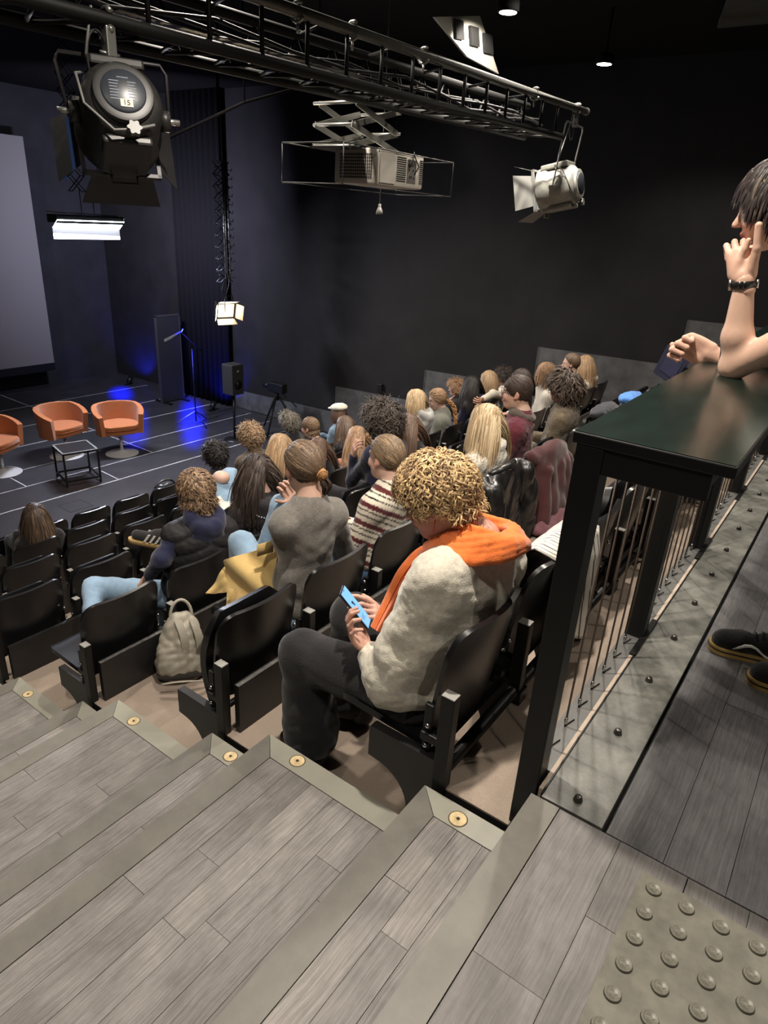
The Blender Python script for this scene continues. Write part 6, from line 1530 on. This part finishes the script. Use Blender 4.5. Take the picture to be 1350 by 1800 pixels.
v = Vol(); q = onz((968, 932), CZ[1]); v.ell(q + V3(0, 0, .045), (.20, .10, .05), None, .03).ell(q + V3(.14, .02, .05), (.14, .10, .06), None, .03)
V, F = v.mesh(.012); t = thing('mauve_scarf', 'crumpled mauve cloth lying on the carpet below the maroon coat', 'cloth', q); put('cloth_pile', wrinkle(V, F, .022, 26, 55), F, fabric('mauve_cloth', (116, 78, 84), var=.15), t)
# striped shirt and red garment on the next seat of the back row
sx1 = SX(1) + .03
def pin(V): 
    t = (V[:, 0] * 1.0 + .35 * V[:, 1]) % .024; c = np.tile(np.array(srgb(226, 220, 206)), (len(V), 1)); c[t < .0050] = srgb(52, 48, 48); return c
zb = CZ[0] + .52; n = 150
us = np.linspace(0, 1, n); ws = np.linspace(0, 1, 40); P = np.zeros((40, n, 3))
for i, w_ in enumerate(ws):
    for j, u in enumerate(us):
        x = sx1 - .12 + .42 * u; s_ = w_ * .62 - .16
        if s_ < 0: y, z = .72 + .02 + .10 * (-s_ / .16), zb + .02 - .10 * (s_ / .16) ** 2
        else: y, z = .70 - .03 - .02 * min(1, s_ / .1), zb + .02 - s_ * 1.0
        drop = .0 if u < .55 else .08 * ((u - .55) / .45)
        P[i, j] = (x + .06 * w_ * (u - .3), y + .014 * math.sin(u * 19 + 2 * w_) * min(1, w_ * 2) - .02 * w_, z - drop * w_)
t = thing('striped_shirt', 'white shirt with thin dark stripes draped over the seat behind the railing post', 'shirt', V3(sx1, .68, CZ[0] + .05))
mbx = MB().grid(P, .006); Vv = np.array(mbx.v); me = mesh_np('shirt_cloth', Vv - np.array(t.location), np.array(mbx.f), CLOTHV, pin(Vv)); link('shirt_cloth', me, t)
cloth('red_garment', 'red garment hanging below the striped shirt on the back row seat', 'garment', [K((935, 1010), .86), K((968, 1010), .80), K((960, 1125), .76), K((918, 1140), .82)], fabric('red_knit', (168, 40, 42), var=.15), amp=.012, fr=11, seed=9)
cloth('dark_red_lining', 'dark plum cloth bunched under the striped shirt', 'garment', [K((955, 985), .92), K((985, 985), .86), K((985, 1090), .80), K((950, 1085), .86)], fabric('plum_cloth', (74, 30, 42), var=.15), amp=.014, fr=11, seed=10)
# clothes on the far seats of the back row
q = K((1106, 696), 1.66); v = Vol(); v.ell(q - V3(0, 0, .02), (.15, .08, .05), None, .03).ell(q + V3(.12, -.02, -.03), (.12, .07, .05), None, .03).ell(q + V3(-.05, -.05, -.08), (.10, .04, .09), None, .03); V, F = v.mesh(.012)
t = thing('blue_bag', 'crumpled bright blue bag over a far seat, showing past the edge of the bar top', 'bag', q - V3(0, 0, .05)); put('bag_cloth', wrinkle(V, F, .008, 40, 57), F, fabric('bright_blue_nylon', (86, 140, 214), rough=.5), t)
q = K((1062, 716), 1.66); v = Vol(); v.ell(q - V3(0, 0, .02), (.26, .07, .045), None, .03).ell(q + V3(.05, -.05, -.12), (.2, .04, .14), None, .04); V, F = v.mesh(.014)
t = thing('dark_jacket', 'dark grey jacket hung over a seat beside the blue bag, past the bar top', 'jacket', q - V3(0, 0, .06)); put('jacket_cloth', wrinkle(V, F, .008, 30, 58), F, fabric('dark_grey_padded', (52, 54, 60), rough=.6), t)
# navy folder standing behind the resting fist
q = onx((1180, 644), 2.66); t = thing('navy_folder', 'dark navy folder on the bar top behind the resting fist', 'folder', q)
MB().obox((0, 0, 0), (.02, .095, .04), (.008, -.028, .105), (.004, 0, 0)).build('cover', fabric('navy_card', (32, 34, 54)), t)
MB().obox((-.003, 0, 0), (.013, .06, .026), (.0045, -.017, .064), (.002, 0, 0)).build('pocket', fabric('navy_card_pocket', (40, 42, 66)), t)
# black bag on a front seat, white tote on a lap
q = K((296, 868), 6.42); v = Vol(); v.ell(q + V3(0, .06, -.05), (.19, .10, .16), None, .05); V, F = v.mesh(.014)
t = thing('black_shoulder_bag', 'black leather bag on a front row seat beside the stage', 'bag', q - V3(0, 0, .2)); put('bag_body', wrinkle(V, F, .014, 20, 61), F, LEA, t)
child(t, 'handle', MB().tube([q + V3(.15 * math.cos(a), .06, .06 + .10 * math.sin(a)) for a in np.linspace(0, math.pi, 12)], .012, 6), LEA)
cloth('white_tote', 'white cloth tote on the lap beside the quilted vest', 'tote bag', [K((350, 885), 3.1), K((402, 868), 3.2), K((408, 892), 3.05), K((360, 905), 3.0)], fabric('white_canvas', (214, 210, 200)), amp=.01, fr=8, seed=13)
